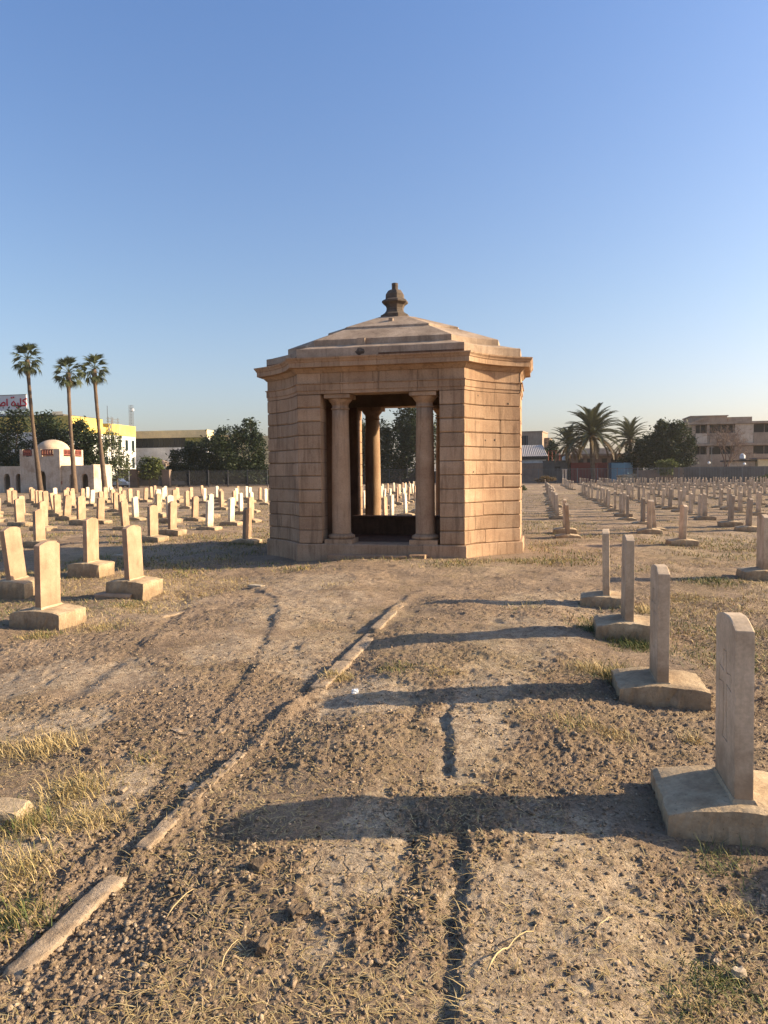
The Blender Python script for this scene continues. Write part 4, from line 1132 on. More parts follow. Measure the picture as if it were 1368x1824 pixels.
# palms
def fan_frond(seed, dead=False):
    r_ = random.Random(seed); mb = MB()
    pl = 0.78
    mb.tube([(0, 0, 0), (pl * .5, 0, 0.04), (pl, 0, 0.02)], [0.03, 0.022, 0.016], 4)
    n = 11
    for i in range(n):
        a = R(-44 + 88 * i / (n - 1)) + r_.uniform(-.03, .03)
        l = (0.98 - 0.3 * abs(i / (n - 1) - .5)) * r_.uniform(.9, 1.08)
        d = Vector((math.cos(a), math.sin(a), 0)); s_ = Vector((-d.y, d.x, 0)) * 0.05
        o = Vector((pl, 0, 0.02)); dr = 0.6 if dead else 0.42
        m1 = o + d * l * .6 + Vector((0, 0, -0.05)); tip = o + d * l + Vector((0, 0, -dr * r_.uniform(.6, 1.3)))
        mb.add([o, m1 - s_, m1 + s_, tip, m1 + Vector((0, 0, -0.02))], [(0, 1, 4), (0, 4, 2), (1, 3, 4), (4, 3, 2)])
    return mb.mesh('frond')
FANS = [fan_frond(s) for s in range(4)]
DEADF = [fan_frond(9, True)]
def fan_palm(label, base, top, t, seed, crown=1.0, bend=0.0):
    r_ = random.Random(seed)
    w0 = Wp(base[0], t); o = L(w0, t)
    wt, zt = S(top[0], top[1], t)
    root = thing('fan_palm', label, 'palm tree', o, RZ, 'tall fan palms by the domed building')
    n = 22; pts, rad = [], []
    for i in range(n + 1):
        f = i / n
        pts.append((((wt - w0) * f + bend * math.sin(math.pi * f)), 0.05 * math.sin(5 * f), -0.2 + (zt + 0.2) * f))
        rad.append((0.30 - 0.13 * min(1, f * 2.2)) + (0.02 if i % 2 else 0))
    rad[-3] += .03; rad[-2] += .07; rad[-1] += 0.06
    MB().tube(pts, rad, 10).build('trunk', M['palmbark'], root, True)
    tip = Vector((wt - w0, 0, zt))
    for i in range(34):
        f = (i + .5) / 34
        el = R(86 - 142 * f); az = i * 2.39996 + r_.uniform(-.2, .2)
        o_ = obj('frond', FANS[i % 4], M['palm'], root, tip + Vector((0, 0, 0.12 - .3 * f)))
        o_.rotation_euler = (r_.uniform(-.8, .8), -el, az)
        s_ = crown * (.8, 1.0, .9, 1.05, .85, 1.08)[i % 6]; o_.scale = (s_, s_, s_)
    for i in range(9):
        o_ = obj('dead_frond', DEADF[0], M['deadpalm'], root, tip + Vector((0, 0, -0.35 - .1 * (i % 4))))
        o_.rotation_euler = (r_.uniform(-.5, .5), R(r_.uniform(58, 84)), i * 2.39996); o_.scale = (.62, .62, .62)
fan_palm('leftmost and tallest of the three slim fan palms beside the domed building', (72, 884), (49, 641), 66, 1, 1.08, -0.15)
fan_palm('middle of the three fan palms, its trunk crossing the domed building', (133, 882), (122, 664), 65.5, 2, 1.0, -0.12)
fan_palm('rightmost fan palm, its trunk crossing the sunlit end of the domed building', (187, 876), (168, 658), 68, 3, 1.02, -0.1)
def date_frond(e0, seed, ln=3.7):
    r_ = random.Random(seed); mb = MB(); pts = []
    p, e = Vector((0, 0, 0)), e0
    n = 18
    for i in range(n + 1):
        pts.append(p.copy()); p = p + Vector((math.cos(e), 0, math.sin(e))) * ln / n
        e -= (0.04 + 0.045 * i / n) * (1.0 if e > -1.2 else 0.1)
    mb.tube(pts, [0.035 * (1 - .8 * i / n) + .006 for i in range(n + 1)], 4)
    for i in range(2, n + 1):
        for k in (0, .25, .5, .75):
            if i == n and k > 0: continue
            q = pts[i].lerp(pts[min(i + 1, n)], k); d = (pts[min(i + 1, n)] - pts[i - 1]).normalized()
            up = Vector((-d.z, 0, d.x))
            l = 0.50 * math.sin(math.pi * min(.97, (i + k) / n * .85 + .12)) + .1
            for sd in (-1, 1):
                v = (d * .75 + Vector((0, sd, 0)) * .8 + up * .35 + Vector((r_.uniform(-.15, .15), 0, r_.uniform(-.1, .1)))).normalized()
                s_ = d * 0.05
                mb.add([q - s_, q + s_, q + v * l + Vector((0, 0, -.05))], [(0, 1, 2)])
    return mb.mesh('frond')
DATES = [date_frond(R(e), i) for i, e in enumerate((84, 70, 54, 38, 22, 5, -16))]
def date_palm(label, base_px, t, top, crown, seed, n=52, tr=0.25):
    r_ = random.Random(seed)
    w0 = Wp(base_px, t); o = L(w0, t); wt, zt = S(top[0], top[1], t)
    root = thing('date_palm', label, 'palm tree', o, RZ, 'date palms beyond the right fence')
    nn = 26
    MB().tube([((wt - w0) * i / nn, 0, -0.2 + (zt + .2) * i / nn) for i in range(nn + 1)], [tr + (0.035 if i % 2 else 0) + (0.08 if i > nn - 4 else 0) for i in range(nn + 1)], 9).build('trunk', M['palmbark'], root)
    for i in range(n):
        f = (i + .5) / n
        k = min(6, int(f * 7))
        o_ = obj('frond', DATES[k], M['datepalm'] if k < 6 else M['deadpalm'] if i % 3 == 0 else M['datepalm'], root, (wt - w0, 0, zt + .25 - .5 * f))
        o_.rotation_euler = (r_.uniform(-.15, .15), r_.uniform(-.12, .12), i * 2.39996 + r_.uniform(-.2, .2))
        s_ = crown * r_.uniform(.85, 1.1); o_.scale = (s_, s_, s_)
date_palm('large date palm in front of the red container, its crown a wide fountain', 1057, 123, (1054, 775), 1.55, 1, 74, 0.36)
date_palm('smaller date palm left of the large one, crown half hidden behind it', 1015, 129, (1012, 792), 1.05, 2)
date_palm('date palm right of the large one, rising behind the dark trees', 1124, 134, (1122, 782), 1.15, 3)

# ------------------------------------------------------------------ domed building
def arch_wall(mb, x0, x1, z1, ops, y0, th, n=8):
    """wall in the plane y = y0 (front) .. y0 + th with arched openings (cx, half width, spring z)"""
    segs, cur = [], x0
    def quad_prism(a, b_, c, d):                            # four (x, z) corners, thick th
        mb.add([(p[0], y0, p[1]) for p in (a, b_, c, d)] + [(p[0], y0 + th, p[1]) for p in (a, b_, c, d)],
               [(0, 1, 2, 3), (7, 6, 5, 4), (0, 4, 5, 1), (1, 5, 6, 2), (2, 6, 7, 3), (3, 7, 4, 0)])
    for cx, hw, sp in sorted(ops):
        quad_prism((cur, -0.1), (cx - hw, -0.1), (cx - hw, z1), (cur, z1))
        pts = [(cx - hw * math.cos(math.pi * i / n), sp + hw * 1.25 * math.sin(math.pi * i / n)) for i in range(n + 1)]
        for a, b_ in zip(pts, pts[1:]):
            quad_prism(a, b_, (b_[0], z1), (a[0], z1))
        cur = cx + hw
    quad_prism((cur, -0.1), (x1, -0.1), (x1, z1), (cur, z1))
DT = 71.0
X0 = Wp(167, DT)
db = thing('domed_building', 'old plastered building with arched openings, low dome and red brick parapet panels', 'building', L(X0, DT), RZ)
xl = Wp(-70, DT) - X0
zt = Sz(829, 140, DT)
dep = Tp(167, DT, 199) - DT
def lx(px): return Wp(px, DT) - X0
ow = 0.41
ops = [(lx(px), ow, Sz(852, px, DT)) for px in (12, 33, 129, 150.6)]
dx0, dx1 = lx(38), lx(109)
tz = Sz(801, 75, DT)
mb = MB(); arch_wall(mb, xl, dx0 - 0.003, zt, [o for o in ops if o[0] < dx0], 0, 0.3); mb.build('wall', M['plaster'], db)
mb = MB(); arch_wall(mb, dx1 + 0.003, -0.003, zt, [o for o in ops if o[0] > dx1], 0, 0.3); mb.build('wall', M['plaster'], db)
mb = MB(); arch_wall(mb, dx0, dx1, tz - 0.75, [(lx(76.8), 0.45, Sz(848, 77, DT))], -0.18, 0.45); mb.build('tower_front', M['plaster'], db)
MB().box(-0.3, 0, 0.003, dep, -0.1, zt + 0.1).build('end_wall', M['plaster'], db)
MB().box(xl, -0.303, dep - 0.3, dep - 0.003, -0.1, zt).build('rear_wall', M['plaster'], db)
MB().box(xl, -0.303, 0.303, dep - 0.303, zt - 0.28, zt - 0.1).build('roof', M['plaster'], db)
MB().box(-0.02, 0.06, dep * .62, dep * .78, -0.1, 1.9).build('pilaster', M['plaster'], db)
tdep = Tp(109, DT, 149) - DT
ts = MB()
ts.box(dx1 - 0.3, dx1 - 0.003, 0.275, tdep, zt - 0.35, tz - 0.75).box(dx0 + 0.003, dx0 + 0.3, 0.275, tdep, zt - 0.35, tz - 0.75).box(dx0 + 0.303, dx1 - 0.303, tdep - 0.3, tdep - 0.003, zt - 0.35, tz - 0.75)
ts.build('tower_side', M['plaster'], db)
MB().box(dx0 + 0.1, dx1 - 0.1, 0.2, tdep - 0.1, tz - 0.95, tz - 0.73).build('tower_roof', M['plaster'], db)
pp = MB()
fx = [dx0, dx0 + .38, lx(60), lx(76), lx(98), dx1]
def post(mb, x0, x1, y0, y1): mb.box(x0, x1, y0, y1, tz - 0.747, tz + 0.05)
post(pp, fx[0], fx[1], -0.18, 0.12); post(pp, fx[2], fx[3], -0.18, 0.12); post(pp, fx[4], fx[5], -0.18, 0.12)
ys = [0.123 + (tdep - 0.123) * f for f in (0.0, 0.10, 0.42, 0.62, 0.93, 1.0)]
for x in (dx1 - 0.3, dx0):
    post(pp, x, x + 0.297, ys[0] + 0.002, ys[1]); post(pp, x, x + 0.297, ys[2], ys[3]); post(pp, x, x + 0.297, ys[4], ys[5])
pp.build('parapet_post', M['plaster'], db)
def panel(a, b_, fixed, along):
    z0, z1 = tz - 0.62, tz + 0.03
    m_ = MB()
    def bx(u0, u1, q0, q1):
        if along == 'x': m_.box(u0, u1, fixed, fixed + .15, q0, q1)
        else: m_.box(fixed, fixed + .15, u0, u1, q0, q1)
    bx(a, b_, z0, z0 + .12); bx(a, b_, z1 - .11, z1)
    n = 5
    for i in range(n + 1):
        c = a + (b_ - a) * i / n
        bx(max(a, c - .055), min(b_, c + .055), z0 + .12, z1 - .11)
    m_.build('brick_panel', M['brickred'], db)
panel(fx[1], fx[2], -0.1, 'x'); panel(fx[3], fx[4], -0.1, 'x')
panel(ys[1], ys[2], dx1 - .18, 'y'); panel(ys[3], ys[4], dx1 - .18, 'y')
panel(ys[1], ys[2], dx0 + .1, 'y'); panel(ys[3], ys[4], dx0 + .1, 'y')
dcx, dcy = Wp(95, DT + tdep * .5) - X0, tdep * .5 + .1
dr = 1.78
dzt = Sz(783, 96, DT + 2)
MB().lathe([(dr, tz - .75), (dr, tz - .1)] + [(dr * math.cos(a), tz - .1 + (dzt - tz + .1) * math.sin(a)) for a in [R(q) for q in range(6, 90, 7)]] + [(0.03, dzt)], 28, dcx, dcy).build('dome', M['dome'], db, True)
MB().box(lx(104), lx(110.5), -0.05, -0.003, Sz(863, 107, DT), Sz(857, 107, DT)).build('red_plaque', M['brickred'], db)
for px in (12, 33, 150.6):                                  # shallow raised surrounds round the arches
    h0, h1 = lx(px) - .68, lx(px) + .68
    q = MB(); q.box(h0, h0 + .05, -.03, -.002, .0, zt - .35).box(h1 - .05, h1, -.03, -.002, .0, zt - .35).box(h0 + .051, h1 - .051, -.03, -.002, zt - .40, zt - .35)
    q.build('arch_surround', M['plaster'], db)

# ------------------------------------------------------------------ rooftop sign and its building
BT = 118.0
bx0, bx1, bz = Wp(-90, BT), Wp(116, BT), Sz(739, 60, BT)
sb = thing('office_building', 'grey green office building under the red lettered rooftop sign, hidden by trees', 'building', L(bx1, BT), RZ)
MB().box(bx0 - bx1, 0, 0, 12, -0.1, bz).build('wall', M['greywall'], sb)
MB().box(Wp(96, BT) - bx1, -0.1, -0.004, -0.001, bz - 0.1, Sz(733, 100, BT)).build('parapet', M['whitewall'], sb)
for px in (15, 35, 60, 80):
    MB().box(Wp(px, BT) - bx1, Wp(px + 9, BT) - bx1, -0.06, -0.003, bz - 4.2, bz - 2.2).build('window', M['glass'], sb)
ST = 119.0
sx1, sz0, sz1 = Wp(51, ST), Sz(731, 25, ST), Sz(704, 25, ST)
sg = thing('billboard', 'grey rooftop sign with large red Arabic lettering at the left edge', 'sign', L(sx1, ST, bz), RZ)
sxl = Wp(-60, ST) - sx1
MB().box(sxl, 0, 0, 0.25, sz0 - bz, sz1 - bz).build('board', M['signgrey'], sg)
MB().box(sxl, 0, -0.03, 0.28, sz1 - bz, sz1 - bz + .12).build('frame', M['railgrey'], sg)
MB().box(sxl, Wp(58, ST) - sx1, .12, .2, -0.05, 0.5).build('lower_panel', M['whitepaint'], sg)
lg = MB()
for i in range(9):
    x = sxl + (0.3 - sxl) * i / 8
    lg.tube([(x, .05, -0.1), (x + .5, .05, sz0 - bz)], .05, 4).tube([(x, .05, -0.1), (x - .5, .05, sz0 - bz)], .05, 4)
lg.tube([(0.05, .1, sz1 - bz - .6), (1.2, .6, 0)], .05, 4).tube([(0.05, .1, sz0 - bz + .6), (.9, .5, 0)], .04, 4)
lg.build('support_strut', M['railgrey'], sg)
# letters, written stroke by stroke (right to left: kaf, lam, yeh, teh marbuta - alef, sad)
def sgp(px, py):
    w, z = S(px, py, ST); return (w - sx1, z - bz)
def stroke(mb, pts, wd=1.9, closed=False):
    q = [Vector(sgp(*p)) for p in pts]
    k = abs(Wp(1, ST) - Wp(0, ST)) * wd / 2
    if closed: q.append(q[0])
    L_, R_ = [], []
    for i in range(len(q)):
        d = (q[min(i + 1, len(q) - 1)] - q[max(i - 1, 0)]); d.normalize(); n_ = Vector((-d.y, d.x)) * k
        L_.append(q[i] + n_); R_.append(q[i] - n_)
    for i in range(len(q) - 1):
        c = [L_[i], R_[i], R_[i + 1], L_[i + 1]]
        mb.add([(p.x, -.09, p.y) for p in c] + [(p.x, -.002, p.y) for p in c], [(0, 1, 2, 3), (3, 2, 1, 0), (4, 5, 6, 7), (0, 4, 5, 1), (1, 5, 6, 2), (2, 6, 7, 3), (3, 7, 4, 0)])
def circ(cx, cy, r, n=10): return [(cx + r * math.cos(2 * math.pi * i / n), cy + r * math.sin(2 * math.pi * i / n)) for i in range(n)]
lt = MB()
stroke(lt, [(47.2, 709.6), (40.8, 713.4), (41.2, 714.6), (45.6, 717.4), (46.8, 719.6), (46.4, 722.2), (39, 722.6)], 2.0)   # kaf
stroke(lt, [(39.4, 722.6), (36.2, 722.6)], 2.0); stroke(lt, [(36.9, 723.4), (36.9, 709.4)], 2.0)                             # lam
stroke(lt, [(37.4, 722.6), (28.6, 722.6)], 2.0); stroke(lt, [(32.4, 723.2), (32.2, 717.2)], 1.8)                             # yeh tooth
stroke(lt, [(28.4, 723.2), (27.4, 719), (24.6, 715), (21.6, 718), (20.8, 721.2), (22.4, 722.9), (25.6, 722.4), (27.6, 719.6)], 1.9)   # teh marbuta
for c in ((20.8, 708.6), (24.4, 708.0)): stroke(lt, circ(c[0], c[1], .8, 6), 1.4, True)
for c in ((30.2, 726.0), (33.6, 726.0)): stroke(lt, circ(c[0], c[1], .7, 6), 1.3, True)
stroke(lt, [(13.0, 723.4), (12.6, 710.2)], 2.0)                                                                              # alef
stroke(lt, [(-3.5, 722.8), (7.6, 722.8), (9.4, 720.8), (8.8, 717.6), (6.6, 716.6), (3.6, 718.4), (0.6, 722.4)], 2.0)         # sad
lt.build('lettering', M['signred'], sg)
# cable drop in the sky left of the yellow building
mstb = at_site(129, 112)
ms = thing('antenna_mast', 'thin antenna pole rising behind the middle fan palm crown', 'antenna', (mstb.x, mstb.y, 0), RZ)
MB().tube([(0, 0, 0), (-.05, 0, Sz(690, 129, 112))], .03, 4).build('pole', M['iron'], ms)
MB().lathe([(.07, Sz(739, 129, 112)), (.11, Sz(738, 129, 112)), (.07, Sz(734, 129, 112))], 6).build('fitting', M['iron'], ms)

# ------------------------------------------------------------------ yellow building
YT = 108.0
yw, yt2 = Wp(125, YT), Tp(125, YT, 243)
yz = Sz(740, 125, YT)
yb = thing('yellow_building', 'three storey block with yellow parapet and white walls behind the palms', 'building', L(yw, YT), RZ)
YD = yt2 - YT
MB().box(-16, 0, 0, YD, -0.1, yz - 2.6).build('wall', M['whitewall'], yb)
MB().box(-16, 0.06, -0.06, YD * .47, yz - 2.597, yz).build('yellow_band', M['yellow'], yb)
MB().box(-16, 0.06, YD * .47 + .002, YD * .56, yz - 2.597, yz - 1.3).build('yellow_band', M['yellow'], yb)
MB().box(-16, 0.06, YD * .56 + .002, YD + .06, yz - 2.597, yz - 0.55).build('yellow_band', M['yellow'], yb)
for fl in range(3):
    z0 = yz - 5.3 - fl * 3.3
    for k in range(9):
        y = YD * (0.06 + k * 0.108)
        fr = MB().box(0.002, .09, y - .12, y + .95 + .12, z0 - .1, z0 + 2.1).build('window', M['whitepaint'], yb)
        MB().box(.093, .10, y, y + .95, z0, z0 + 2.0).build('pane', M['glass'], fr)
lad = MB()
for x, y in ((.4, YD * .53), (1.0, YD * .53), (.4, YD * .6), (.4, YD * .68)):
    lad.tube([(x, y, 4), (x, y, yz + 0.6)], .06, 4)
for z in (yz - 2.2, yz - 0.2, yz + .3): lad.tube([(.4, YD * .5, z), (.4, YD * .70, z)], .05, 4)
lad.tube([(.4, YD * .53, yz - 2.2), (.4, YD * .6, yz + .2)], .14, 4)
lad.build('service_stair', M['railgrey'], yb)
MB().tube([(0, YD * .55, yz - .4), (0, YD * .55, yz + 2.6)], .05, 4).build('aerial', M['iron'], yb)
# lattice mast on its roof
mt = YT + YD * .93
mo = at_site(236.5, mt)
lm = thing('lattice_mast', 'slim lattice telecom mast on the end of the yellow building', 'mast', (mo.x, mo.y, yz - .56), RZ)
hm = Sz(722, 236.5, mt) - yz + .56
m_ = MB()
for x, y in ((-.28, -.28), (.28, -.28), (.28, .28), (-.28, .28)): m_.tube([(x, y, -1.5), (x, y, hm)], .035, 4)
m_.build('mast_leg', M['railgrey'], lm)
m_ = MB()
for i in range(7):
    z0, z1 = hm * i / 7, hm * (i + 1) / 7
    for (a, b_) in (((-.28, -.28), (.28, -.28)), ((.28, -.28), (.28, .28)), ((.28, .28), (-.28, .28)), ((-.28, .28), (-.28, -.28))):
        m_.tube([(*a, z0), (*b_, z1)], .02, 3).tube([(*a, z1), (*b_, z1)], .02, 3)
m_.build('bracing', M['railgrey'], lm)
MB().lathe([(.22, hm * .72), (.25, hm * .74), (.25, hm * .82), (.1, hm * .84)], 8, .45, -.2).build('dish', M['whitepaint'], lm)

# ------------------------------------------------------------------ long low building with ribbon glazing
LT = 132.0
lxa, lxb = Wp(236, LT), Wp(370, LT)
lz = Sz(767, 300, LT)
lb = thing('long_building', 'long tan building with dark ribbon glazing behind the gate', 'building', L(lxb, LT), RZ)
lw = lxa - lxb
ld = Tp(370, LT, 381) - LT
za, zb_, zc = Sz(780, 300, LT), Sz(797, 300, LT), Sz(812, 300, LT)
MB().box(lw, 0, .3, ld, -0.1, za - .01).build('wall', M['whitewall'], lb)
MB().box(lw, 0.12, -0.25, ld, za, lz).build('roof_band', M['yellow'] if False else M['tan'], lb)
MB().box(lw, -0.003, 0, .297, zc + .02, zb_ - .02).build('sill_panel', M['whitewall'], lb)
MB().box(lw, -0.003, 0.06, .297, -0.1, zc).build('lower_panel', M['whitewall'], lb)
ng = 14
for i in range(ng):
    a, b_ = lw + (-lw) * i / ng, lw + (-lw) * (i + 1) / ng
    MB().box(a + .03, b_ - .03, .12, .2, zb_, za - .012).build('window', M['greenglass'] if i >= ng - 4 else M['ribbonglass'], lb)
MB().box(0.003, 8, 3.0, ld + 4, -0.1, lz - 0.9).build('annex', M['tan'], lb)
MB().box(8.003, 16, 3.4, ld + 4, -0.1, lz - 1.2).build('annex', M['tan'], lb)
# little tent roof and walls behind the gate
tt = thing('shade_canopy', 'small pale peaked canopy between the small tree and the dark trees', 'canopy', at_site(290, 115), RZ)
mb = MB(); c_ = Wp(290, 115)
e0, e1 = Wp(276, 115) - c_, Wp(306, 115) - c_; zl, zh = Sz(828, 290, 115), Sz(819, 290, 115)
mb.add([(e0, -2, zl), (e1, -2, zl), (e1, 2, zl), (e0, 2, zl), (0, 0, zh), (e0, -2, zl - .25), (e1, -2, zl - .25), (e1, 2, zl - .25), (e0, 2, zl - .25)], [(0, 1, 4), (1, 2, 4), (2, 3, 4), (3, 0, 4), (5, 6, 1, 0), (6, 7, 2, 1), (7, 8, 3, 2), (8, 5, 0, 3), (8, 7, 6, 5)])
mb.build('canopy_roof', M['brownwall'], tt)
for x, y in ((e0 + .1, -1.9), (e1 - .1, -1.9), (e1 - .1, 1.9), (e0 + .1, 1.9)): MB().tube([(x, y, 0), (x, y, zl - .2)], .05, 5).build('leg', M['railgrey'], tt)
def plain_wall(name, label, px0, px1, t, ytop, mat, th=0.25):
    w0, w1 = Wp(px0, t), Wp(px1, t)
    z = Sz(ytop, (px0 + px1) / 2, t)
    r_ = thing(name, label, 'wall', L((w0 + w1) / 2, t), RZ)
    h = (w1 - w0) / 2
    n = max(1, int((w1 - w0) / 4))
    for i in range(n):
        a, b_ = -h + 2 * h * i / n, -h + 2 * h * (i + 1) / n
        MB().box(a + .01, b_ - .01, 0, th, -.1, z).build('wall_panel', mat, r_)
    MB().box(-h, h, -.03, th + .03, z + .003, z + .09).build('coping', mat, r_)
    return r_
plain_wall('boundary_wall', 'grey wall with painted tree shade across the road behind the left gate', 188, 372, 122, 836, M['treeshade_wall'])
plain_wall('boundary_wall', 'wall darkened with painted shade behind the trees left of the pavilion', 372, 660, 128, 838, M['treeshade_wall'])
plain_wall('boundary_wall', 'wall darkened with painted shade behind the back fence seen through the pavilion', 662, 930, 134, 840, M['treeshade_wall'])
fb = thing('far_house', 'pale pinkish house peeping out between the dark trees and the pavilion', 'building', at_site(462, 138), RZ)
MB().box(0, Wp(540, 138) - Wp(462, 138), 0, 8, -.1, Sz(788, 465, 138)).build('wall', M['brownwall'], fb)
MB().box(.2, .8, -.05, -.002, Sz(815, 465, 138), Sz(800, 465, 138)).build('window', M['whitepaint'], fb)
MB().box(0, 3, .5, .6, Sz(788, 465, 138) + .4, Sz(788, 465, 138) + .5).build('roof_rail', M['railgrey'], fb)

# ------------------------------------------------------------------ iron fences
def fence(label, px0, px1, t, ytop, post_gap, pick_gap, z_fix=None, fm='railgrey'):
    w0, w1 = Wp(px0, t), Wp(px1, t)
    z = z_fix or Sz(ytop, (px0 + px1) / 2, t)
    r_ = thing('iron_fence', label, 'fence', L(w0, t), RZ, 'iron fences round the burial ground')
    ln = w1 - w0
    n = max(1, int(round(ln / post_gap)))
    pm = MB().box(-.055, .055, -.055, .055, -.2, z + .06).mesh('post')
    for i in range(n + 1): obj('post', pm, M[fm], r_, (ln * i / n, 0, 0))
    for zz in (.25, z - .08): MB().box(0, ln, -.02, .02, zz - .03, zz + .03).build('rail', M[fm], r_)
    mb = MB(); k = int(ln / pick_gap)
    for i in range(k): mb.box(ln * i / k + .04, ln * i / k + .075, -.06, -.025, .08, z)
    tag(mb.build('picket', M[fm], r_), kind='stuff')
    return r_
fence('dark iron fence left of the gate piers by the white pole', 196, 232, 101, 838, 3.0, .16, None, 'iron')
fence('dark iron fence between the two gate piers', 247, 289, 101, 838, 3.2, .16, None, 'iron')
fence('dark iron fence running from the right gate pier under the dark trees', 303, 476, 101, 838, 3.0, .16, None, 'iron')
fence('iron fence behind the pavilion seen through its opening', 600, 924, 119, 835, 3.0, .20, None, 'iron')
fence('long grey iron fence along the right side of the burial ground', 925, 1400, 119, 833, 3.1, .22)
def pier(label, px0, px1, t, ytop, mat, d=0.6, cat='gate pier', grp='piers of the boundary'):
    w0, w1 = Wp(px0, t), Wp(px1, t); z = Sz(ytop, px0, t)
    r_ = thing('gate_pier', label, cat, L((w0 + w1) / 2, t), RZ, grp)
    h = (w1 - w0) / 2
    MB().box(-h, h, -d / 2, d / 2, -.1, z - .22).build('shaft', mat, r_)
    MB().prism([(-h - .06, -d / 2 - .06), (h + .06, -d / 2 - .06), (h + .06, d / 2 + .06), (-h - .06, d / 2 + .06)], z - .218, z - .06).build('cap', mat, r_)
pier('left of the two brown gate piers by the small round tree', 233, 246, 100.5, 836, M['brownwall'])
pier('right of the two brown gate piers by the small round tree', 290, 303, 100.5, 836, M['brownwall'])
pier('left of the slim cream posts in the right fence', 1001.5, 1004.5, 117, 835, M['plaster'], .3)
pier('right of the slim cream posts in the right fence', 1006.5, 1009.5, 117, 835, M['plaster'], .3)
pier('broad brown pier in the right fence below the yellow green shrub tree', 1201, 1216, 119.4, 832, M['brownwall'])
po = thing('white_pole', 'white pole left of the gate piers against the wall with painted shade', 'pole', at_site(229.5, 104), RZ)
MB().tube([(0, 0, -.1), (0, 0, Sz(817, 229, 104))], [.09, .07], 8).build('shaft', M['whitepaint'], po)
MB().lathe([(.11, Sz(817, 229, 104)), (.11, Sz(816, 229, 104) + .05)], 8).build('cap', M['whitepaint'], po)
plain_wall('panel_wall', 'dark grey panel wall standing behind the right fence', 1218, 1400, 121, 832, M['greywall'])
plain_wall('panel_wall', 'low brown wall behind the fence beneath the large green tree', 1134, 1200, 123, 838, M['brownwall'])
# parked cars behind the gate
def car(label, px, t, col, rz):
    r_ = thing('parked_car', label, 'car', at_site(px, t), RZ + R(rz), 'cars parked behind the gate')
    prof = [(-2.1, .35), (2.1, .35), (2.15, .6), (2.0, .85), (1.1, .95), (.55, 1.4), (-1.0, 1.42), (-1.7, 1.0), (-2.12, .9)]
    n = len(prof); mb = MB()
    mb.add([(x, -.82, z) for x, z in prof] + [(x, .82, z) for x, z in prof], [tuple(range(n)), tuple(range(2 * n - 1, n - 1, -1))] + [(i, n + i, n + (i + 1) % n, (i + 1) % n) for i in range(n)])
    mb.build('body', col, r_)
    for y in (-.825, .822):
        MB().add([(-.95, y, .98), (.7, y, .98), (.45, y, 1.33), (-.9, y, 1.34)], [(0, 1, 2, 3), (3, 2, 1, 0)]).build('window', M['glass'], r_)
    wm = None
    for x in (-1.35, 1.35):
        for y in (-.80, .62):
            mb = MB(); vs = [(x + .32 * math.cos(a * .524), y + dy, .32 + .32 * math.sin(a * .524)) for dy in (0, .18) for a in range(12)]
            mb.add(vs, [tuple(range(12)), tuple(range(23, 11, -1))] + [(i, 12 + i, 12 + (i + 1) % 12, (i + 1) % 12) for i in range(12)])
            mb.build('wheel', M['tyre'], r_)
car('white car half seen behind the fence left of the gate piers', 209, 107, M['whitepaint'], 0)
car('grey car behind the fence right of the gate piers', 308, 107, M['railgrey'], 4)

# ------------------------------------------------------------------ right background
CTR = 128.0
def container(label, px0, px1, t, ytop, mat, rz=0.0, wd=2.4):
    w0, w1 = Wp(px0, t), Wp(px1, t); z = Sz(ytop, (px0 + px1) / 2, t)
    r_ = thing('shipping_container', label, 'container', L((w0 + w1) / 2, t), RZ + R(rz), 'containers behind the right fence')
    h = (w1 - w0) / 2
    mb = MB(); mb.box(-h, h, .06, wd - .06, .1, z - .08)
    n = int(2 * h / .28)
    for i in range(n):
        x = -h + 2 * h * (i + .5) / n
        mb.box(x - .07, x + .07, .003, .058, .2, z - .15)
    mb.build('side_panel', mat, r_)
    fr = MB()
    for x in (-h, h - .12):
        for y in (-.01, wd - .12): fr.box(x - .005, x + .125, y, y + .13, .0, z)
    for q in (.02, z - .14): fr.box(-h + .13, h - .13, -.008, .05, q, q + .13)
    fr.build('frame', mat, r_)
    em = MB()
    for k in range(7): em.box(h - .055, h + .01, .2 + k * (wd - .4) / 7, .2 + (k + .5) * (wd - .4) / 7, .2, z - .15)
    em.build('end_panel', mat, r_)
container('dark red shipping container behind the fence left of the large date palm', 1017, 1060, CTR, 824, M['red'])
container('sunlit orange red container right of the large date palm trunk', 1059, 1087, CTR, 824, M['red'], 48)
container('blue container with shade painted into its colour, between the red and paler blue ones', 1086, 1107, CTR + .5, 824, M['blue'])
container('corrugated blue container with sunlight painted into its paler colour, beside the darker blue one', 1105, 1134, CTR - .5, 824, M['blue_sunlit'], 52)
chunk('rubble_heap', 'pale rubble heap in front of the blue container painted sunlit', 'rubble', Wp(1116, 124), 124, 2.6, 1.5, 3.2, M['lump'], 77, 10, -.3, 4, .35)
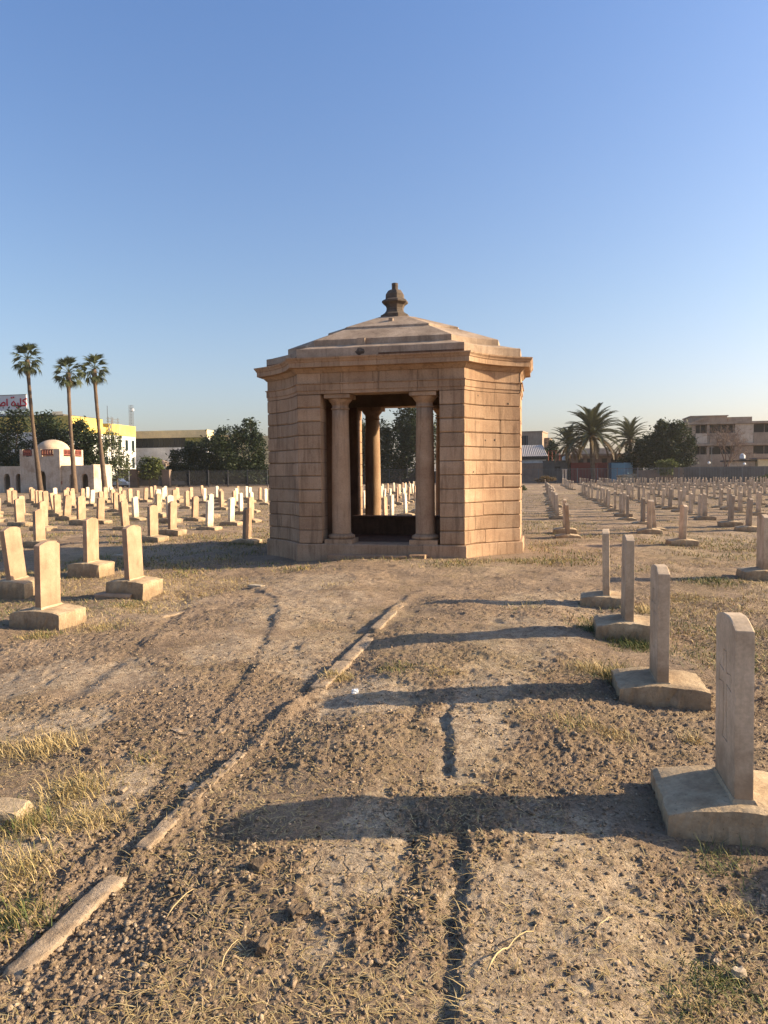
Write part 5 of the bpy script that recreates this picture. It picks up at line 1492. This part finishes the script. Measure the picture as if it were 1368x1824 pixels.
# grey house with corrugated lean-to
HT = 142.0
hh = thing('grey_house', 'square grey house with dark window just right of the pavilion', 'building', at_site(948, HT), RZ - R(9))
c_ = Wp(948, HT); a, b_, z = Wp(915, HT) - c_, Wp(966, HT) - c_, Sz(770, 948, HT)
MB().box(a, b_, 0, 7, -.1, z).build('wall', M['concrete'], hh)
MB().box(a - .1, b_ + .1, -.12, 7.1, z + .003, z + .22).build('roof', M['concrete'], hh)
wf = MB().box(Wp(926, HT) - c_, Wp(940, HT) - c_, -.05, -.002, Sz(794, 930, HT), Sz(776, 930, HT)).build('window', M['opening'], hh)
for k in range(3): MB().box(Wp(926 + 14 * (k + .5) / 3, HT) - c_ - .04, Wp(926 + 14 * (k + .5) / 3, HT) - c_ + .04, -.1, -.055, Sz(794, 930, HT), Sz(776, 930, HT)).build('mullion', M['railgrey'], wf)
MB().box(b_ + .003, b_ + 1.0, 2.5, 6, -.1, z - 1.0).build('side_block', M['concrete'], hh)
VT = 134.0
vv = thing('lean_to_shed', 'shed with slanting corrugated roof beside the pavilion', 'shed', at_site(950, VT), RZ)
c_ = Wp(950, VT); a, b_ = Wp(905, VT) - c_, Wp(976, VT) - c_
z0, z1 = Sz(813, 950, VT), Sz(793, 950, VT + 4)
nn = 40; mb = MB()
for i in range(nn + 1):
    x = a + (b_ - a) * i / nn; dz = .07 if i % 2 else 0
    sh = -1.0 * 0
    mb.v += [(x, -.3, z0 + dz), (x - (0.9 * i / nn), 4.2, z1 + dz)]
for i in range(nn): mb.f.append((2 * i, 2 * i + 2, 2 * i + 3, 2 * i + 1))
mb.build('roof_sheet', M['roofsheet'], vv)
MB().box(a, b_ - .2, -.35, -.25, z0 - .55, z0 - .02).build('fascia', M['opening'], vv)
MB().box(a, b_ - .3, 0, 3.6, -.1, z0 - .1).build('wall', M['whitewall'], vv)
plain_wall('boundary_wall', 'crumbling pale brown wall below the corrugated shed', 900, 967, 127, 826, M['brownwall'])
gh = thing('block_hut', 'grey block hut with one small dark opening left of the red container', 'hut', at_site(990, 129), RZ)
c_ = Wp(990, 129); a, b_, z = Wp(967, 129) - c_, Wp(1016, 129) - c_, Sz(822, 990, 129)
MB().box(a, b_, 0, 4, -.1, z).build('wall', M['greywall'], gh)
MB().box(a - .05, b_ + .05, -.05, 4.05, z + .003, z + .15).build('roof', M['greywall'], gh)
MB().box(Wp(988, 129) - c_, Wp(998, 129) - c_, -.04, -.002, Sz(838, 990, 129), Sz(831, 990, 129)).build('window', M['opening'], gh)
def tank(label, px, py0, py1, t, rpx):
    c = at_site(px, t); z0, z1 = Sz(py1, px, t), Sz(py0, px, t); r_ = rpx * abs(Wp(px + 1, t) - Wp(px, t))
    o = thing('water_tank', label, 'water tank', (c.x, c.y, z0), RZ, 'white water tanks on roofs')
    h = z1 - z0
    MB().lathe([(r_ * .95, .1), (r_, h * .2), (r_ * .97, h * .4), (r_, h * .6), (r_ * .8, h * .85), (r_ * .3, h)], 16).build('tank_body', M['whitepaint'], o, True)
    MB().box(-r_, r_, -r_ * .9, r_ * .9, -.3, .095).build('stand', M['greywall'], o)
tank('white water tank on the block hut roof', 1007, 812, 821, 131, 6)
tank('white water tank on the low shed at the far right', 1322, 808, 818, 140, 5)
rf = thing('red_frame', 'rusty red lattice frame standing behind the block hut', 'frame', at_site(990, 135), RZ)
for k in range(5): MB().tube([(-1.3 + .65 * k, 0, 0), (-1.3 + .65 * k, 0, Sz(803, 990, 135))], .05, 4).build('upright', M['red'], rf)
for z in (Sz(803, 990, 135), Sz(812, 990, 135)): MB().box(-1.35, 1.35, -.03, .03, z - .05, z + .05).build('crossbar', M['red'], rf)
lo = thing('low_building', 'low brown building with long flat roof behind the containers', 'building', at_site(1050, 140), RZ)
c_ = Wp(1050, 140); a, b_, z = Wp(985, 140) - c_, Wp(1145, 140) - c_, Sz(812, 1050, 140)
MB().box(a, b_, 0, 8, -.1, z).build('wall', M['brownwall'], lo)
MB().box(a - .3, b_ + .3, -.8, 8.3, z + .003, z + .35).build('roof', M['brownwall'], lo)
for px in (1030, 1046, 1072, 1088): MB().box(Wp(px, 140) - c_, Wp(px + 9, 140) - c_, -.05, -.002, z - 1.7, z - .5).build('window', M['opening'], lo)
MB().box(Wp(1020, 140) - c_, Wp(1090, 140) - c_, 2, 7, z + .355, Sz(798, 1050, 140)).build('upper_storey', M['plaster'], lo)
# concrete apartment block
AT = 150.0
ab = thing('apartment_block', 'weathered concrete apartment block with dark open bays at the right edge', 'building', at_site(1300, AT), RZ)
c_ = Wp(1300, AT)
def ax(px): return Wp(px, AT) - c_
def az_(py): return Sz(py, 1300, AT)
zt = az_(751)
MB().box(ax(1205), ax(1420), 1.2, 14, -.1, zt - .35).build('wall', M['concrete'], ab)
for y0, y1 in ((751, 755), (789.5, 793.5)):
    MB().box(ax(1215), ax(1420), -.35, 1.195, az_(y1), az_(y0)).build('floor_slab', M['concrete'], ab)
pz = [(1216, 1238), (1258.5, 1263), (1308, 1341), (1385, 1420)]
for a, b_ in pz:
    for y0, y1 in ((755.4, 789.2), (793.9, 846)):
        MB().box(ax(a), ax(b_), 0, 1.193, az_(y1) if y1 < 840 else -.1, az_(y0)).build('wall_panel', M['plaster'] if (a == 1308 and y0 < 760) else M['concrete'], ab)
for a, b_ in ((1238.3, 1258.3), (1263.3, 1307.7), (1341.3, 1384.7)):
    MB().box(ax(a), ax(b_), -.1, .15, az_(789.2), az_(771)).build('balcony_parapet', M['plaster'] if a < 1260 else M['concrete'], ab)
    MB().box(ax(a), ax(b_), -.1, .15, -.1, az_(809)).build('balcony_parapet', M['concrete'], ab)
    for y0, y1 in ((756, 770.8), (794.5, 808.6)):
        q = MB().box(ax(a) + .1, ax(b_) - .1, 1.12, 1.19, az_(y1), az_(y0)).build('window', M['opening'], ab)
        MB().box((ax(a) + ax(b_)) / 2 - .06, (ax(a) + ax(b_)) / 2 + .06, 1.02, 1.11, az_(y1), az_(y0)).build('mullion', M['concrete'], q)
MB().box(ax(1237), ax(1303), 4, 12, zt - .4, az_(738.5)).build('penthouse', M['concrete'], ab)
MB().box(ax(1235), ax(1305), 3.8, 12.2, az_(738.5) + .003, az_(736.5)).build('roof', M['concrete'], ab)
MB().box(ax(1305.2), ax(1350), 4.5, 12, zt - .4, az_(740)).build('stair_tower', M['concrete'], ab)
mb = MB(); mb.add([(ax(1222), 2.5, zt - .3), (ax(1262), 2.5, az_(740)), (ax(1262), 3.7, az_(740)), (ax(1222), 3.7, zt - .3), (ax(1222), 2.5, zt - .55), (ax(1262), 2.5, az_(740) - .3), (ax(1262), 3.7, az_(740) - .3), (ax(1222), 3.7, zt - .55)], [(0, 1, 2, 3), (7, 6, 5, 4), (4, 5, 1, 0), (5, 6, 2, 1), (6, 7, 3, 2), (7, 4, 0, 3)])
mb.build('roof_ramp', M['concrete'], ab)
sd = thing('low_shed', 'low flat roofed shed with pale wall behind the panel wall at the right', 'shed', at_site(1325, 138), RZ)
c_ = Wp(1325, 138)
MB().box(Wp(1297, 138) - c_, Wp(1345, 138) - c_, 0, 4, -.1, Sz(822, 1320, 138)).build('wall', M['plaster'], sd)
MB().box(Wp(1293, 138) - c_, Wp(1349, 138) - c_, -.4, 4.4, Sz(822, 1320, 138) + .003, Sz(819.5, 1320, 138)).build('roof', M['opening'], sd)
s2 = thing('low_shed', 'yellowish low shed at the right picture edge behind the panel wall', 'shed', at_site(1365, 137), RZ)
c_ = Wp(1365, 137)
MB().box(Wp(1350, 137) - c_, Wp(1400, 137) - c_, 0, 4, -.1, Sz(818, 1365, 137)).build('wall', M['tan'], s2)
MB().box(Wp(1346, 137) - c_, Wp(1404, 137) - c_, -.3, 4.3, Sz(818, 1365, 137) + .003, Sz(815, 1365, 137)).build('roof', M['brownwall'], s2)
pl = thing('utility_pole', 'thin grey pole left of the bare tree', 'pole', at_site(1267, 126), RZ)
MB().tube([(0, 0, -.1), (0, 0, Sz(795, 1267, 126))], [.09, .06], 6).build('shaft', M['railgrey'], pl)
MB().box(-.4, .4, -.03, .03, Sz(797, 1267, 126), Sz(796, 1267, 126)).build('crossarm', M['railgrey'], pl)
def globe(label, px, py, t):
    o = thing('globe_lamp', label, 'lamp', at_site(px, t), RZ, 'white globes on the panel wall')
    z = Sz(py, px, t)
    MB().tube([(0, 0, 0), (0, 0, z)], .05, 5).build('pole', M['railgrey'], o)
    MB().lathe([(.05, z)] + [(.22 * math.sin(a), z + .22 - .22 * math.cos(a)) for a in [R(q) for q in range(15, 180, 22)]], 12).build('globe', M['whitepaint'], o, True)
globe('white globe lamp on the panel wall beside the grey pole', 1262.5, 827, 122)
globe('white globe lamp farther right on the panel wall before the pale shed', 1325.5, 829, 122)

# ------------------------------------------------------------------ air
hm_, hnt, hb_ = new_mat('dusty_air', 1.0)
hnt.nodes.remove(hb_)
pv = hnt.nodes.new('ShaderNodeVolumePrincipled')
pv.inputs['Color'].default_value = (0.97, 0.96, 0.94, 1)
pv.inputs['Density'].default_value = 0.00018
pv.inputs['Anisotropy'].default_value = 0.4
hnt.links.new(pv.outputs[0], hnt.nodes['Material Output'].inputs['Volume'])
hz_o = MB().box(-9600, 9600, -2700, 4400, -1.4, 18.5).build('haze', hm_)
tag(hz_o, 'thin dusty air over the burial ground', kind='stuff')
